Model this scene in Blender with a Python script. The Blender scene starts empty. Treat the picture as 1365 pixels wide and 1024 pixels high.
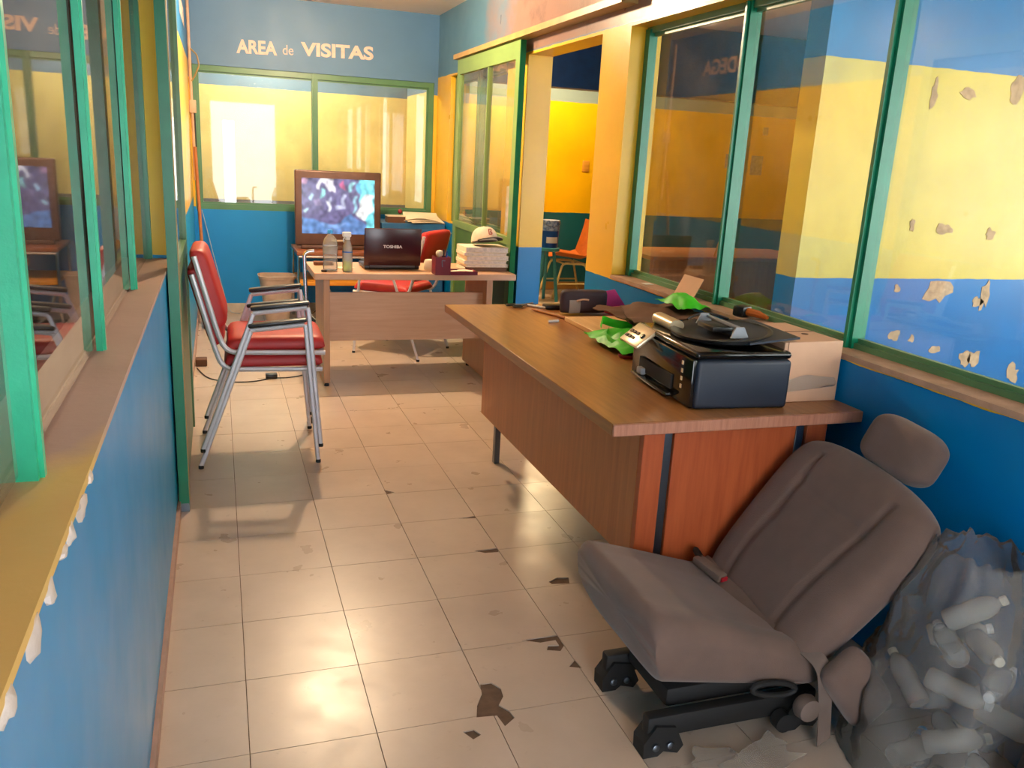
import bpy, bmesh, math, random
from mathutils import Vector, Matrix, noise
random.seed(7)
S = bpy.context.scene
COL = S.collection
PI = math.pi

# ------------------------------------------------------------------ camera
cam_d = bpy.data.cameras.new('camera')
cam_d.sensor_fit = 'HORIZONTAL'; cam_d.sensor_width = 36.0; cam_d.lens = 29.869
cam_d.clip_start = 0.02; cam_d.clip_end = 60
cam = bpy.data.objects.new('camera', cam_d); COL.objects.link(cam)
R_ = Vector((0.94672, -0.31783, 0.05203)); U_ = Vector((0.03437, 0.26033, 0.96491)); F_ = Vector((0.32023, 0.91171, -0.25739))
cam.matrix_world = Matrix(((R_.x, U_.x, -F_.x, -0.02704), (R_.y, U_.y, -F_.y, -1.82354), (R_.z, U_.z, -F_.z, 1.41156), (0, 0, 0, 1)))
S.camera = cam

# ------------------------------------------------------------------ world, lamps, exposure
W = bpy.data.worlds.new('daylight'); S.world = W; W.use_nodes = True
wb = W.node_tree.nodes['Background']
wb.inputs[0].default_value = (0.92, 0.96, 1.0, 1); wb.inputs[1].default_value = 7.5
LAMP_COL = (1.0, 0.72, 0.45)
LAMP_CORRIDOR = 145.0     # watts of the bare bulb over the corridor
FILL_STORE = 95.0        # watts of the unseen bulb added in the room beyond the doorway
S.view_settings.view_transform = 'Standard'; S.view_settings.look = 'None'
S.view_settings.exposure = 0.42; S.view_settings.gamma = 1.0; S.view_settings.use_curve_mapping = False
S.cycles.use_denoising = True
S.cycles.max_bounces = 9; S.cycles.diffuse_bounces = 5; S.cycles.glossy_bounces = 4
S.cycles.transmission_bounces = 8; S.cycles.transparent_max_bounces = 16
S.cycles.sample_clamp_indirect = 6.0
S.cycles.caustics_reflective = False; S.cycles.caustics_refractive = False

# ------------------------------------------------------------------ materials
def lin(c):
    out = []
    for v in c[:3]:
        v = v / 255.0
        out.append(v / 12.92 if v <= 0.04045 else ((v + 0.055) / 1.055) ** 2.4)
    return (out[0], out[1], out[2], 1.0)

def nodes(name):
    m = bpy.data.materials.new(name); m.use_nodes = True
    nt = m.node_tree
    return m, nt, nt.nodes['Principled BSDF'], nt.nodes.new, nt.links.new

def mixc(nt, fac, a, b):
    n = nt.nodes.new('ShaderNodeMix'); n.data_type = 'RGBA'
    for s, v in ((n.inputs['Factor'], fac), (n.inputs[6], a), (n.inputs[7], b)):
        if isinstance(v, (int, float, tuple)): s.default_value = v
        else: nt.links.new(v, s)
    return n.outputs[2]

def math_n(nt, op, a, b=None, clamp=False):
    n = nt.nodes.new('ShaderNodeMath'); n.operation = op; n.use_clamp = clamp
    for i, v in enumerate((a, b)):
        if v is None: continue
        if isinstance(v, (int, float)): n.inputs[i].default_value = v
        else: nt.links.new(v, n.inputs[i])
    return n.outputs[0]

def noise_n(nt, scale, detail=4, vec=None, rough=0.55):
    n = nt.nodes.new('ShaderNodeTexNoise'); n.inputs['Scale'].default_value = scale
    n.inputs['Detail'].default_value = detail; n.inputs['Roughness'].default_value = rough
    if vec is not None: nt.links.new(vec, n.inputs['Vector'])
    return n.outputs['Fac']

def ramp(nt, fac, lo, hi):
    n = nt.nodes.new('ShaderNodeMapRange'); n.clamp = True
    n.inputs['From Min'].default_value = lo; n.inputs['From Max'].default_value = hi
    nt.links.new(fac, n.inputs['Value'])
    return n.outputs['Result']

def bump(nt, bsdf, h, strength=0.2, dist=0.01):
    n = nt.nodes.new('ShaderNodeBump'); n.inputs['Strength'].default_value = strength; n.inputs['Distance'].default_value = dist
    nt.links.new(h, n.inputs['Height']); nt.links.new(n.outputs[0], bsdf.inputs['Normal'])

def mat(name, rgb, rough=0.5, metal=0.0, var=0.12, scale=12.0, bmp=0.0, bscale=60.0, spec=0.5, var_rgb=None):
    m, nt, b, new, link = nodes(name)
    c = lin(rgb)
    c2 = lin(var_rgb) if var_rgb else tuple(v * (1 - 2.2 * var) for v in c[:3]) + (1,)
    tc = new('ShaderNodeTexCoord').outputs['Object']
    f = ramp(nt, noise_n(nt, scale, 5, tc), 0.3, 0.7)
    link(mixc(nt, f, c, c2), b.inputs['Base Color'])
    b.inputs['Roughness'].default_value = rough; b.inputs['Metallic'].default_value = metal
    b.inputs['Specular IOR Level'].default_value = spec
    if bmp: bump(nt, b, noise_n(nt, bscale, 3, tc), bmp, 0.004)
    return m

def wood(name, rgb, rgb2, rough=0.4, axis='Y', scale=1.0):
    m, nt, b, new, link = nodes(name)
    tc = new('ShaderNodeTexCoord').outputs['Object']
    mp = new('ShaderNodeMapping'); link(tc, mp.inputs['Vector'])
    s = {'X': (1.5, 22, 22), 'Y': (22, 1.5, 22), 'Z': (22, 22, 1.5)}[axis]
    mp.inputs['Scale'].default_value = tuple(v * scale for v in s)
    f = ramp(nt, noise_n(nt, 2.2, 6, mp.outputs[0], 0.65), 0.32, 0.68)
    big = noise_n(nt, 2.0, 2, tc)
    f2 = math_n(nt, 'MULTIPLY', f, ramp(nt, big, 0.2, 0.8))
    link(mixc(nt, math_n(nt, 'ADD', math_n(nt, 'MULTIPLY', f, 0.45), math_n(nt, 'MULTIPLY', f2, 0.5)), lin(rgb), lin(rgb2)), b.inputs['Base Color'])
    b.inputs['Roughness'].default_value = rough
    bump(nt, b, f, 0.06, 0.002)
    return m

BLUE = (0, 116, 178); YEL = (238, 190, 52); PLAST = (136, 109, 100)

def wall_paint(name, low=BLUE, mid=YEL, high=(46, 122, 178), z0=0.85, z1=2.025, rough=0.32, plaster=None, chips=0.0, gloss_streak=0.0, bmp=0.12, spec=0.5):
    """banded wall paint by true height; plaster = (y_full, y_none): bare plaster above the band; chips: paint flaked off"""
    m, nt, b, new, link = nodes(name)
    pos = new('ShaderNodeNewGeometry').outputs['Position']
    sp = new('ShaderNodeSeparateXYZ'); link(pos, sp.inputs[0])
    wob = math_n(nt, 'MULTIPLY', math_n(nt, 'SUBTRACT', noise_n(nt, 9, 3, pos), 0.5), 0.012)
    z = math_n(nt, 'ADD', sp.outputs[2], wob)
    a = math_n(nt, 'GREATER_THAN', z, z0); c = math_n(nt, 'GREATER_THAN', z, z1)
    blot = ramp(nt, noise_n(nt, 3.0, 5, pos), 0.25, 0.75)
    def two(rgb, k=0.86):
        l = lin(rgb); return mixc(nt, blot, l, tuple(v * k for v in l[:3]) + (1,))
    colr = mixc(nt, a, two(low), two(mid)); colr = mixc(nt, c, colr, two(high))
    if plaster:
        yf, yn = plaster
        n1 = noise_n(nt, 2.6, 6, pos, 0.62)
        g = ramp(nt, sp.outputs[1], yn, yf)
        k = ramp(nt, math_n(nt, 'ADD', g, math_n(nt, 'MULTIPLY', math_n(nt, 'SUBTRACT', n1, 0.5), 1.0)), 0.30, 0.62)
        k = math_n(nt, 'MULTIPLY', k, ramp(nt, z, z1 + 0.0, z1 + 0.012))
        dirt = ramp(nt, noise_n(nt, 3.4, 6, pos, 0.7), 0.54, 0.70)
        pl = mixc(nt, math_n(nt, 'MULTIPLY', dirt, 0.75), lin(PLAST), lin((92, 78, 74)))
        colr = mixc(nt, k, colr, pl)
    if chips:
        n2 = noise_n(nt, 3.1, 3, pos, 0.45)
        ck = math_n(nt, 'GREATER_THAN', n2, chips)
        colr = mixc(nt, ck, colr, lin((205, 180, 150)))
    if gloss_streak:
        mp = new('ShaderNodeMapping'); link(pos, mp.inputs['Vector']); mp.inputs['Scale'].default_value = (2.0, 6.0, 0.8)
        st = ramp(nt, noise_n(nt, 2.0, 4, mp.outputs[0]), 0.45, 0.75)
        colr = mixc(nt, math_n(nt, 'MULTIPLY', st, gloss_streak), colr, lin((120, 150, 190)))  # pale sheen of the glossy wall painted into the colour as streaks
    link(colr, b.inputs['Base Color'])
    b.inputs['Specular IOR Level'].default_value = spec
    link(math_n(nt, 'ADD', math_n(nt, 'MULTIPLY', noise_n(nt, 5, 3, pos), 0.2), rough - 0.1), b.inputs['Roughness'])
    bump(nt, b, noise_n(nt, 45, 4, pos), bmp, 0.004)
    return m

def glass(name, tint=(0.93, 0.95, 0.92), ior=1.75, dust_haze=0.06, dust_haze_rgb=(190, 170, 145)):
    m = bpy.data.materials.new(name); m.use_nodes = True; nt = m.node_tree
    for n in list(nt.nodes): nt.nodes.remove(n)
    new, link = nt.nodes.new, nt.links.new
    out = new('ShaderNodeOutputMaterial'); tr = new('ShaderNodeBsdfTransparent'); gl = new('ShaderNodeBsdfGlossy'); df = new('ShaderNodeBsdfDiffuse')
    tr.inputs[0].default_value = tint + (1,); gl.inputs['Roughness'].default_value = 0.025; df.inputs[0].default_value = lin(dust_haze_rgb)
    fr = new('ShaderNodeFresnel'); fr.inputs[0].default_value = ior
    geo = new('ShaderNodeNewGeometry')
    front = math_n(nt, 'SUBTRACT', 1.0, geo.outputs['Backfacing'])
    tc = new('ShaderNodeTexCoord').outputs['Object']
    dn = math_n(nt, 'MULTIPLY', math_n(nt, 'MULTIPLY', ramp(nt, noise_n(nt, 4, 6, tc, 0.6), 0.3, 0.75), 2 * dust_haze), front)  # diffuse film: dust, plus haze and reflection mixed in as colour
    m1 = new('ShaderNodeMixShader'); link(dn, m1.inputs[0]); link(tr.outputs[0], m1.inputs[1]); link(df.outputs[0], m1.inputs[2])
    m2 = new('ShaderNodeMixShader'); link(math_n(nt, 'MULTIPLY', fr.outputs[0], front), m2.inputs[0]); link(m1.outputs[0], m2.inputs[1]); link(gl.outputs[0], m2.inputs[2])
    link(m2.outputs[0], out.inputs[0])
    return m

def emit(name, rgb, strength):
    m = bpy.data.materials.new(name); m.use_nodes = True; nt = m.node_tree
    for n in list(nt.nodes): nt.nodes.remove(n)
    o = nt.nodes.new('ShaderNodeOutputMaterial'); e = nt.nodes.new('ShaderNodeEmission')
    e.inputs[0].default_value = tuple(rgb) + (1,); e.inputs[1].default_value = strength
    nt.links.new(e.outputs[0], o.inputs[0]); return m

def tile_mat():
    m, nt, b, new, link = nodes('floor_tile')
    pos = new('ShaderNodeNewGeometry').outputs['Position']
    rnd = new('ShaderNodeObjectInfo').outputs['Random']
    f = ramp(nt, noise_n(nt, 3.0, 6, pos, 0.6), 0.3, 0.7)
    c = mixc(nt, f, lin((206, 186, 168)), lin((186, 166, 148)))
    c = mixc(nt, math_n(nt, 'MULTIPLY', rnd, 0.35), c, lin((190, 172, 152)))
    grime = ramp(nt, noise_n(nt, 22, 5, pos, 0.7), 0.62, 0.78)
    c = mixc(nt, math_n(nt, 'MULTIPLY', grime, 0.35), c, lin((140, 116, 96)))
    link(c, b.inputs['Base Color'])
    link(math_n(nt, 'ADD', math_n(nt, 'MULTIPLY', noise_n(nt, 7, 4, pos), 0.22), 0.20), b.inputs['Roughness'])
    bump(nt, b, noise_n(nt, 6, 3, pos), 0.05, 0.006)
    return m

def sill_mat():
    m, nt, b, new, link = nodes('worn_sill')
    pos = new('ShaderNodeNewGeometry').outputs['Position']
    sp = new('ShaderNodeSeparateXYZ'); link(pos, sp.inputs[0])
    n = noise_n(nt, 5, 5, pos)
    t = math_n(nt, 'ADD', sp.outputs[1], math_n(nt, 'MULTIPLY', math_n(nt, 'SUBTRACT', n, 0.5), 0.35))
    t = math_n(nt, 'ADD', t, math_n(nt, 'MULTIPLY', math_n(nt, 'ADD', sp.outputs[0], 0.25), -2.2))
    k = ramp(nt, t, -0.42, -0.62)
    c = mixc(nt, k, mixc(nt, n, lin((206, 172, 158)), lin((180, 146, 134))), mixc(nt, n, lin((240, 198, 116)), lin((222, 178, 100))))
    link(c, b.inputs['Base Color']); b.inputs['Roughness'].default_value = 0.5
    bump(nt, b, noise_n(nt, 40, 4, pos), 0.2, 0.004)
    return m

M = {}
M['tile'] = tile_mat()
M['slab'] = mat('bare_cement', (116, 90, 70), 0.9, var=0.2, scale=25, bmp=0.4)
M['right'] = wall_paint('paint_right', mid=(232, 182, 50), spec=0.3, z1=2.045, plaster=(2.9, 5.0), high=(84, 128, 156))  # upper blue greyed in the colour for lamp haze on the same paint
M['left'] = wall_paint('paint_left', low=(0, 150, 212), z0=0.965, rough=0.36, gloss_streak=0.12, bmp=0.02, spec=0.35)
M['back'] = wall_paint('paint_back', low=(0, 138, 216), z0=0.885, z1=1.9, rough=0.5, high=(82, 126, 166))  # lamp wash put into the paler upper colour of the same blue
M['part'] = wall_paint('paint_partition', low=(0, 104, 172), mid=(202, 180, 70), high=(0, 108, 164), z1=2.0, z0=0.855)
M['store'] = wall_paint('paint_store', low=(20, 84, 92), mid=(252, 190, 8), high=(140, 158, 156), z0=0.85, z1=2.02)
M['beam'] = mat('beam_blue', (16, 80, 140), 0.5)
M['rear'] = wall_paint('paint_rear_room', low=(110, 116, 128), mid=(248, 226, 150), high=(120, 150, 175), z1=1.95)
M['tan'] = mat('dim_tan_wall', (150, 122, 98), 0.8)
M['ceil'] = mat('ceiling_white', (244, 230, 216), 0.6, var=0.04, scale=2)
M['green'] = mat('green_enamel', (14, 124, 88), 0.3, var=0.12, scale=9, bmp=0.1, bscale=90)
M['green_shaded'] = mat('green_enamel_shaded', (8, 104, 58), 0.65, spec=0.2)  # same green paint as the door face, shade put into the edge colour
M['mint'] = mat('mint_enamel', (52, 196, 152), 0.32, var=0.12, scale=9, bmp=0.15, bscale=90)
M['olive'] = mat('green_enamel_warm_lit', (120, 150, 82), 0.35, var=0.08, scale=6, bmp=0.1)  # the door's green paint with warm lamp light put into the colour
M['bgreen'] = mat('grey_green_enamel', (84, 132, 92), 0.35, var=0.1, scale=6)
M['dgreen'] = mat('dark_green_panel', (78, 112, 42), 0.35, var=0.12, scale=5)
M['railtan'] = mat('rail_tan', (176, 146, 88), 0.4)
M['sill'] = sill_mat()
M['sillr'] = mat('dusty_sill', (184, 148, 122), 0.6, var=0.15, scale=14, bmp=0.3)
M['plaster'] = mat('chipped_plaster', (228, 212, 200), 0.9, bmp=0.4)
M['base_c'] = mat('cream_baseboard', (206, 196, 180), 0.5)
M['base_l'] = mat('dirty_baseboard', (186, 146, 128), 0.5)
M['base_b'] = mat('brown_baseboard', (150, 104, 44), 0.5)
M['glass'] = glass('window_glass', dust_haze=0.11)
M['glass_l'] = glass('window_glass_left', ior=1.9, dust_haze=0.20, dust_haze_rgb=(190, 160, 146))  # pinkish reflection tone laid over the pane as diffuse colour, with dust
M['letter'] = mat('letter_paint', (236, 204, 190), 0.6, var=0.08, scale=30)
M['walnut'] = wood('walnut_top', (172, 118, 68), (132, 84, 48), 0.28, 'Y')
M['walnut_x'] = wood('walnut_edge', (188, 130, 104), (150, 96, 74), 0.4, 'Z', 2.0)
M['teak'] = wood('teak_panel', (196, 122, 72), (162, 94, 52), 0.4, 'Z')
M['teak_r'] = wood('red_teak_panel', (186, 92, 50), (150, 64, 32), 0.42, 'Z')
M['oak'] = wood('pale_oak', (206, 166, 136), (186, 144, 112), 0.4, 'X')
M['oak_z'] = wood('pale_oak_upright', (190, 146, 112), (168, 124, 92), 0.4, 'Z')
M['brownwood'] = wood('tv_stand_wood', (150, 92, 60), (120, 68, 44), 0.4, 'X')
M['ywood'] = wood('yellow_shelf', (222, 156, 50), (190, 122, 34), 0.4, 'X')
M['bluecab'] = mat('blue_cabinet', (40, 100, 150), 0.5)
M['chrome'] = mat('chrome_tube', (205, 205, 212), 0.22, 1.0, var=0.03)
M['steel'] = mat('brushed_steel', (120, 128, 138), 0.35, 1.0, var=0.05)
M['alu'] = mat('painted_silver_tube', (214, 212, 220), 0.38, 0.35, var=0.04)
M['red'] = mat('red_vinyl', (186, 40, 42), 0.48, var=0.08, scale=6, bmp=0.06)
M['dred'] = mat('dark_red_vinyl', (150, 30, 40), 0.45, var=0.08)
M['black'] = mat('black_plastic', (20, 20, 22), 0.35, var=0.1)
M['gblack'] = mat('gloss_black', (14, 12, 12), 0.12, var=0.05)
M['navy'] = mat('printer_side', (34, 43, 58), 0.5, var=0.08)
M['rubber'] = mat('black_rubber', (22, 20, 20), 0.7)
M['lid'] = mat('laptop_lid', (58, 22, 30), 0.22, var=0.05)
M['silver'] = mat('silver_plastic', (216, 196, 160), 0.3, 0.4, var=0.05)
M['greypl'] = mat('grey_plastic', (150, 154, 160), 0.4)
M['white'] = mat('white_plastic', (228, 226, 222), 0.4, var=0.05)
M['paper'] = mat('cream_paper', (236, 220, 194), 0.8, var=0.05)
M['pages'] = mat('page_edges', (222, 206, 192), 0.85, var=0.15, scale=80)
M['card'] = mat('cardboard', (212, 168, 136), 0.75, var=0.06, scale=7)
M['dcard'] = mat('brown_card', (104, 68, 44), 0.75, var=0.15, scale=9)
M['maroon'] = mat('maroon_leather', (120, 20, 42), 0.35)
M['darkcloth'] = mat('dark_pouch', (62, 46, 54), 0.6, bmp=0.2)
M['lime'] = mat('green_plastic_bag', (64, 214, 24), 0.5, var=0.15, scale=14)
M['pink'] = mat('pink_card', (226, 60, 150), 0.5)
M['tanboard'] = wood('tan_board', (234, 196, 138), (206, 160, 104), 0.5, 'Y')
M['tvcase'] = mat('tv_bronze', (104, 76, 64), 0.35, 0.25)
M['bin'] = mat('bin_plastic', (176, 156, 142), 0.5)
M['orange'] = mat('orange_shell', (206, 112, 44), 0.4)
M['creamtube'] = mat('cream_tube', (226, 206, 140), 0.4)
M['teal'] = mat('teal_paint', (60, 150, 160), 0.5)
M['bucket'] = mat('bucket_blue', (20, 84, 170), 0.35)
M['bucketlab'] = mat('bucket_label', (190, 210, 232), 0.4, var=0.4, scale=40, var_rgb=(30, 90, 170))
M['broom'] = mat('broom_wood', (176, 104, 48), 0.5)
M['wire'] = mat('pale_wire', (190, 200, 205), 0.5)
M['blackwire'] = mat('black_wire', (34, 28, 26), 0.5)
M['peach'] = mat('peach_conduit', (222, 180, 150), 0.5)
M['capcloth'] = mat('cap_cloth', (226, 206, 180), 0.8, bmp=0.2)
M['caplogo'] = mat('cap_logo', (170, 70, 50), 0.8)
M['capdark'] = mat('cap_inner', (48, 36, 38), 0.8)
M['bulb'] = emit('bulb_glow', LAMP_COL, LAMP_CORRIDOR / (PI * 4 * PI * 0.045 ** 2))
M['bulb_fill_store'] = emit('fill_glow_store', (1.0, 0.75, 0.42), FILL_STORE / (PI * 4 * PI * 0.045 ** 2))
M['bulb_fill_rear'] = emit('fill_glow_rear', (1.0, 0.86, 0.66), 75.0 / (PI * 4 * PI * 0.045 ** 2))  # added glow that brightens the view through the end window
M['ceramic'] = mat('white_socket', (220, 215, 205), 0.3)
M['wflat'] = mat('white_sheet', (245, 245, 245), 0.7)
M['note'] = mat('grey_note', (196, 176, 150), 0.7, var=0.2, scale=30)
M['redbuckle'] = mat('red_button', (200, 20, 40), 0.4)

def fabric():
    m, nt, b, new, link = nodes('seat_fabric')
    tc = new('ShaderNodeTexCoord').outputs['Object']
    f = ramp(nt, noise_n(nt, 6, 5, tc), 0.3, 0.7)
    w = noise_n(nt, 420, 2, tc)
    c = mixc(nt, f, lin((122, 97, 85)), lin((102, 83, 74)))
    c = mixc(nt, math_n(nt, 'MULTIPLY', w, 0.35), c, lin((90, 76, 72)))
    link(c, b.inputs['Base Color']); b.inputs['Roughness'].default_value = 0.9; b.inputs['Specular IOR Level'].default_value = 0.2
    b.inputs['Sheen Weight'].default_value = 0.25
    bump(nt, b, w, 0.25, 0.002)
    return m
M['fabric'] = fabric()
M['strap'] = mat('belt_webbing', (120, 102, 92), 0.7)

def clear_plastic(name, tint=(0.9, 0.92, 0.93), white=0.10, rough=0.12, refl=0.22):
    m = bpy.data.materials.new(name); m.use_nodes = True; nt = m.node_tree
    for n in list(nt.nodes): nt.nodes.remove(n)
    new, link = nt.nodes.new, nt.links.new
    out = new('ShaderNodeOutputMaterial'); tr = new('ShaderNodeBsdfTransparent'); gl = new('ShaderNodeBsdfGlossy'); df = new('ShaderNodeBsdfDiffuse')
    tr.inputs[0].default_value = tint + (1,); gl.inputs['Roughness'].default_value = rough; df.inputs[0].default_value = (0.78, 0.70, 0.62, 1)
    lw = new('ShaderNodeLayerWeight'); lw.inputs[0].default_value = refl
    m1 = new('ShaderNodeMixShader'); m1.inputs[0].default_value = white; link(tr.outputs[0], m1.inputs[1]); link(df.outputs[0], m1.inputs[2])
    m2 = new('ShaderNodeMixShader'); link(lw.outputs['Fresnel'], m2.inputs[0]); link(m1.outputs[0], m2.inputs[1]); link(gl.outputs[0], m2.inputs[2])
    link(m2.outputs[0], out.inputs[0])
    return m
M['bagfilm'] = clear_plastic('clear_bag_film', white=0.10, rough=0.25, refl=0.14)
M['petclear'] = clear_plastic('clear_bottle', (0.90, 0.97, 1.0), 0.30, 0.06, 0.15)
M['milky'] = clear_plastic('milky_bottle', (0.90, 0.84, 0.78), 0.42, 0.2, 0.2)
M['scrap'] = clear_plastic('clear_scrap', (0.95, 0.95, 0.93), 0.3, 0.1, 0.15)
M['capblue'] = mat('blue_bottle_cap', (70, 176, 255), 0.4)
M['gel'] = clear_plastic('green_gel', (0.55, 0.85, 0.30), 0.45, 0.1, 0.2)
M['spraybody'] = clear_plastic('spray_body', (0.75, 0.88, 0.95), 0.45, 0.1, 0.25)

# ------------------------------------------------------------------ mesh helpers
class MB:
    def __init__(s): s.v = []; s.f = []
    def add(s, vs, fs, mx=None):
        o = len(s.v)
        s.v += [tuple(mx @ Vector(p)) if mx is not None else tuple(p) for p in vs]
        s.f += [tuple(i + o for i in f) for f in fs]; return s
    def box(s, x0, x1, y0, y1, z0, z1, mx=None):
        vs = [(x, y, z) for x in (x0, x1) for y in (y0, y1) for z in (z0, z1)]
        return s.add(vs, [(0, 1, 3, 2), (4, 6, 7, 5), (0, 4, 5, 1), (2, 3, 7, 6), (0, 2, 6, 4), (1, 5, 7, 3)], mx)
    def rbox(s, x0, x1, y0, y1, z0, z1, r=0.004, seg=2, mx=None):
        bm = bmesh.new()
        bmesh.ops.create_cube(bm, size=1.0)
        for v in bm.verts: v.co = Vector(((x0 + x1) / 2 + v.co.x * (x1 - x0), (y0 + y1) / 2 + v.co.y * (y1 - y0), (z0 + z1) / 2 + v.co.z * (z1 - z0)))
        bmesh.ops.bevel(bm, geom=bm.edges[:], offset=r, segments=seg, affect='EDGES', profile=0.5)
        bm.verts.index_update()
        s.add([v.co.copy() for v in bm.verts], [[v.index for v in f.verts] for f in bm.faces], mx); bm.free(); return s
    def tube(s, pts, r, n=8, mx=None, ry=None):
        pts = [Vector(p) for p in pts]; rings = []
        up = None
        for i, p in enumerate(pts):
            d = (pts[min(i + 1, len(pts) - 1)] - pts[max(i - 1, 0)]).normalized()
            if up is None:
                up = Vector((0, 0, 1)) if abs(d.z) < 0.9 else Vector((0, 1, 0))
            a = d.cross(up).normalized(); b = a.cross(d).normalized(); up = b
            rr = r[i] if isinstance(r, (list, tuple)) else r
            q = (ry / r if ry else 1)
            rings.append([p + a * math.cos(2 * PI * k / n) * rr + b * math.sin(2 * PI * k / n) * rr * q for k in range(n)])
        vs = [v for ring in rings for v in ring]; fs = []
        for i in range(len(rings) - 1):
            for k in range(n):
                fs.append((i * n + k, i * n + (k + 1) % n, (i + 1) * n + (k + 1) % n, (i + 1) * n + k))
        fs.append(tuple(reversed(range(n)))); fs.append(tuple((len(rings) - 1) * n + k for k in range(n)))
        return s.add(vs, fs, mx)
    def lathe(s, prof, n=20, mx=None, sy=1.0):
        vs = [(r * math.cos(2 * PI * k / n), sy * r * math.sin(2 * PI * k / n), z) for r, z in prof for k in range(n)]; fs = []
        for i in range(len(prof) - 1):
            for k in range(n): fs.append((i * n + k, i * n + (k + 1) % n, (i + 1) * n + (k + 1) % n, (i + 1) * n + k))
        fs.append(tuple(reversed(range(n)))); fs.append(tuple((len(prof) - 1) * n + k for k in range(n)))
        return s.add(vs, fs, mx)
    def prism(s, poly, d, mx=None):
        n = len(poly)
        vs = [(x, y, 0) for x, y in poly] + [(x, y, d) for x, y in poly]
        fs = [tuple(reversed(range(n))), tuple(range(n, 2 * n))] + [(i, (i + 1) % n, (i + 1) % n + n, i + n) for i in range(n)]
        return s.add(vs, fs, mx)
    def sheet(s, fn, nu, nv, th=0.003, mx=None):
        """closed thin sheet: fn(u,v) in 0..1 -> point; thickness along the local normal"""
        P = [[Vector(fn(i / nu, j / nv)) for j in range(nv + 1)] for i in range(nu + 1)]
        top = []; bot = []
        for i in range(nu + 1):
            for j in range(nv + 1):
                du = P[min(i + 1, nu)][j] - P[max(i - 1, 0)][j]; dv = P[i][min(j + 1, nv)] - P[i][max(j - 1, 0)]
                nrm = du.cross(dv); nrm = nrm.normalized() if nrm.length > 1e-12 else Vector((0, 0, 1))
                top.append(P[i][j] + nrm * th / 2); bot.append(P[i][j] - nrm * th / 2)
        k = (nu + 1) * (nv + 1); I = lambda i, j: i * (nv + 1) + j
        fs = []
        for i in range(nu):
            for j in range(nv):
                fs.append((I(i, j), I(i + 1, j), I(i + 1, j + 1), I(i, j + 1)))
                fs.append((k + I(i, j), k + I(i, j + 1), k + I(i + 1, j + 1), k + I(i + 1, j)))
        for i in range(nu):
            fs.append((I(i, 0), k + I(i, 0), k + I(i + 1, 0), I(i + 1, 0))); fs.append((I(i, nv), I(i + 1, nv), k + I(i + 1, nv), k + I(i, nv)))
        for j in range(nv):
            fs.append((I(0, j), I(0, j + 1), k + I(0, j + 1), k + I(0, j))); fs.append((I(nu, j), k + I(nu, j), k + I(nu, j + 1), I(nu, j + 1)))
        return s.add(top + bot, fs, mx)
    def pillow(s, w, h, tf, tb, nu=24, nv=24, rc=0.16, prof=None, pw=6, mx=None, shape=None):
        """soft pad: x across, y along, z out; tf/tb front and back thickness, rc corner rounding"""
        def gx(k, n):
            t = -1 + 2 * k / n; return math.copysign(1 - (1 - abs(t)) ** 1.6, t)
        F = []; B = []
        for i in range(nu + 1):
            for j in range(nv + 1):
                u, v = gx(i, nu), gx(j, nv)
                x = u * w / 2 * (1 - rc * abs(v) ** 5); y = v * h / 2 * (1 - rc * (w / h) * abs(u) ** 5)
                e = max(0.0, (1 - abs(u) ** pw)) ** 0.5 * max(0.0, (1 - abs(v) ** pw)) ** 0.5
                pz = prof(u, v) if prof else 0.0
                if shape: x, y = shape(u, v, x, y)
                F.append((x, y, tf * e + pz * e)); B.append((x, y, -tb * e))
        I = lambda i, j: i * (nv + 1) + j; k = len(F); fs = []
        rim = lambda i, j: i in (0, nu) or j in (0, nv)
        bi = lambda i, j: I(i, j) if rim(i, j) else k + I(i, j)
        for i in range(nu):
            for j in range(nv):
                fs.append((I(i, j), I(i + 1, j), I(i + 1, j + 1), I(i, j + 1)))
                fs.append((bi(i, j), bi(i, j + 1), bi(i + 1, j + 1), bi(i + 1, j)))
        return s.add(F + B, fs, mx)
    def build(s, name, m, parent=None, smooth=True, ang=40, loc=None):
        me = bpy.data.meshes.new(name); me.from_pydata([tuple(v) for v in s.v], [], s.f)
        bm = bmesh.new(); bm.from_mesh(me)
        loose = [v for v in bm.verts if not v.link_faces]
        if loose: bmesh.ops.delete(bm, geom=loose, context='VERTS')
        bmesh.ops.recalc_face_normals(bm, faces=bm.faces[:]); bm.to_mesh(me); bm.free()
        if m is not None: me.materials.append(m)
        if smooth:
            me.polygons.foreach_set('use_smooth', [True] * len(me.polygons)); me.set_sharp_from_angle(angle=math.radians(ang))
        o = bpy.data.objects.new(name, me); COL.objects.link(o)
        if parent is not None: o.parent = parent
        if loc: o.location = loc
        return o

def slab(us, vs, holes, to):
    """connected wall slab: us, vs break lines; holes = set of (i,j) cells left open; to(u,v,k) -> point with k = 0/1 face"""
    nu, nv = len(us) - 1, len(vs) - 1
    idx = {}; V = []; Fc = []
    def P(i, j, k):
        if (i, j, k) not in idx: idx[(i, j, k)] = len(V); V.append(to(us[i], vs[j], k))
        return idx[(i, j, k)]
    solid = lambda i, j: 0 <= i < nu and 0 <= j < nv and (i, j) not in holes
    for i in range(nu):
        for j in range(nv):
            if not solid(i, j): continue
            for k in (0, 1): Fc.append((P(i, j, k), P(i + 1, j, k), P(i + 1, j + 1, k), P(i, j + 1, k)))
            for (di, dj, a, b) in ((-1, 0, (i, j), (i, j + 1)), (1, 0, (i + 1, j), (i + 1, j + 1)), (0, -1, (i, j), (i + 1, j)), (0, 1, (i, j + 1), (i + 1, j + 1))):
                if not solid(i + di, j + dj): Fc.append((P(*a, 0), P(*b, 0), P(*b, 1), P(*a, 1)))
    m = MB(); m.add(V, Fc); return m

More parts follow.
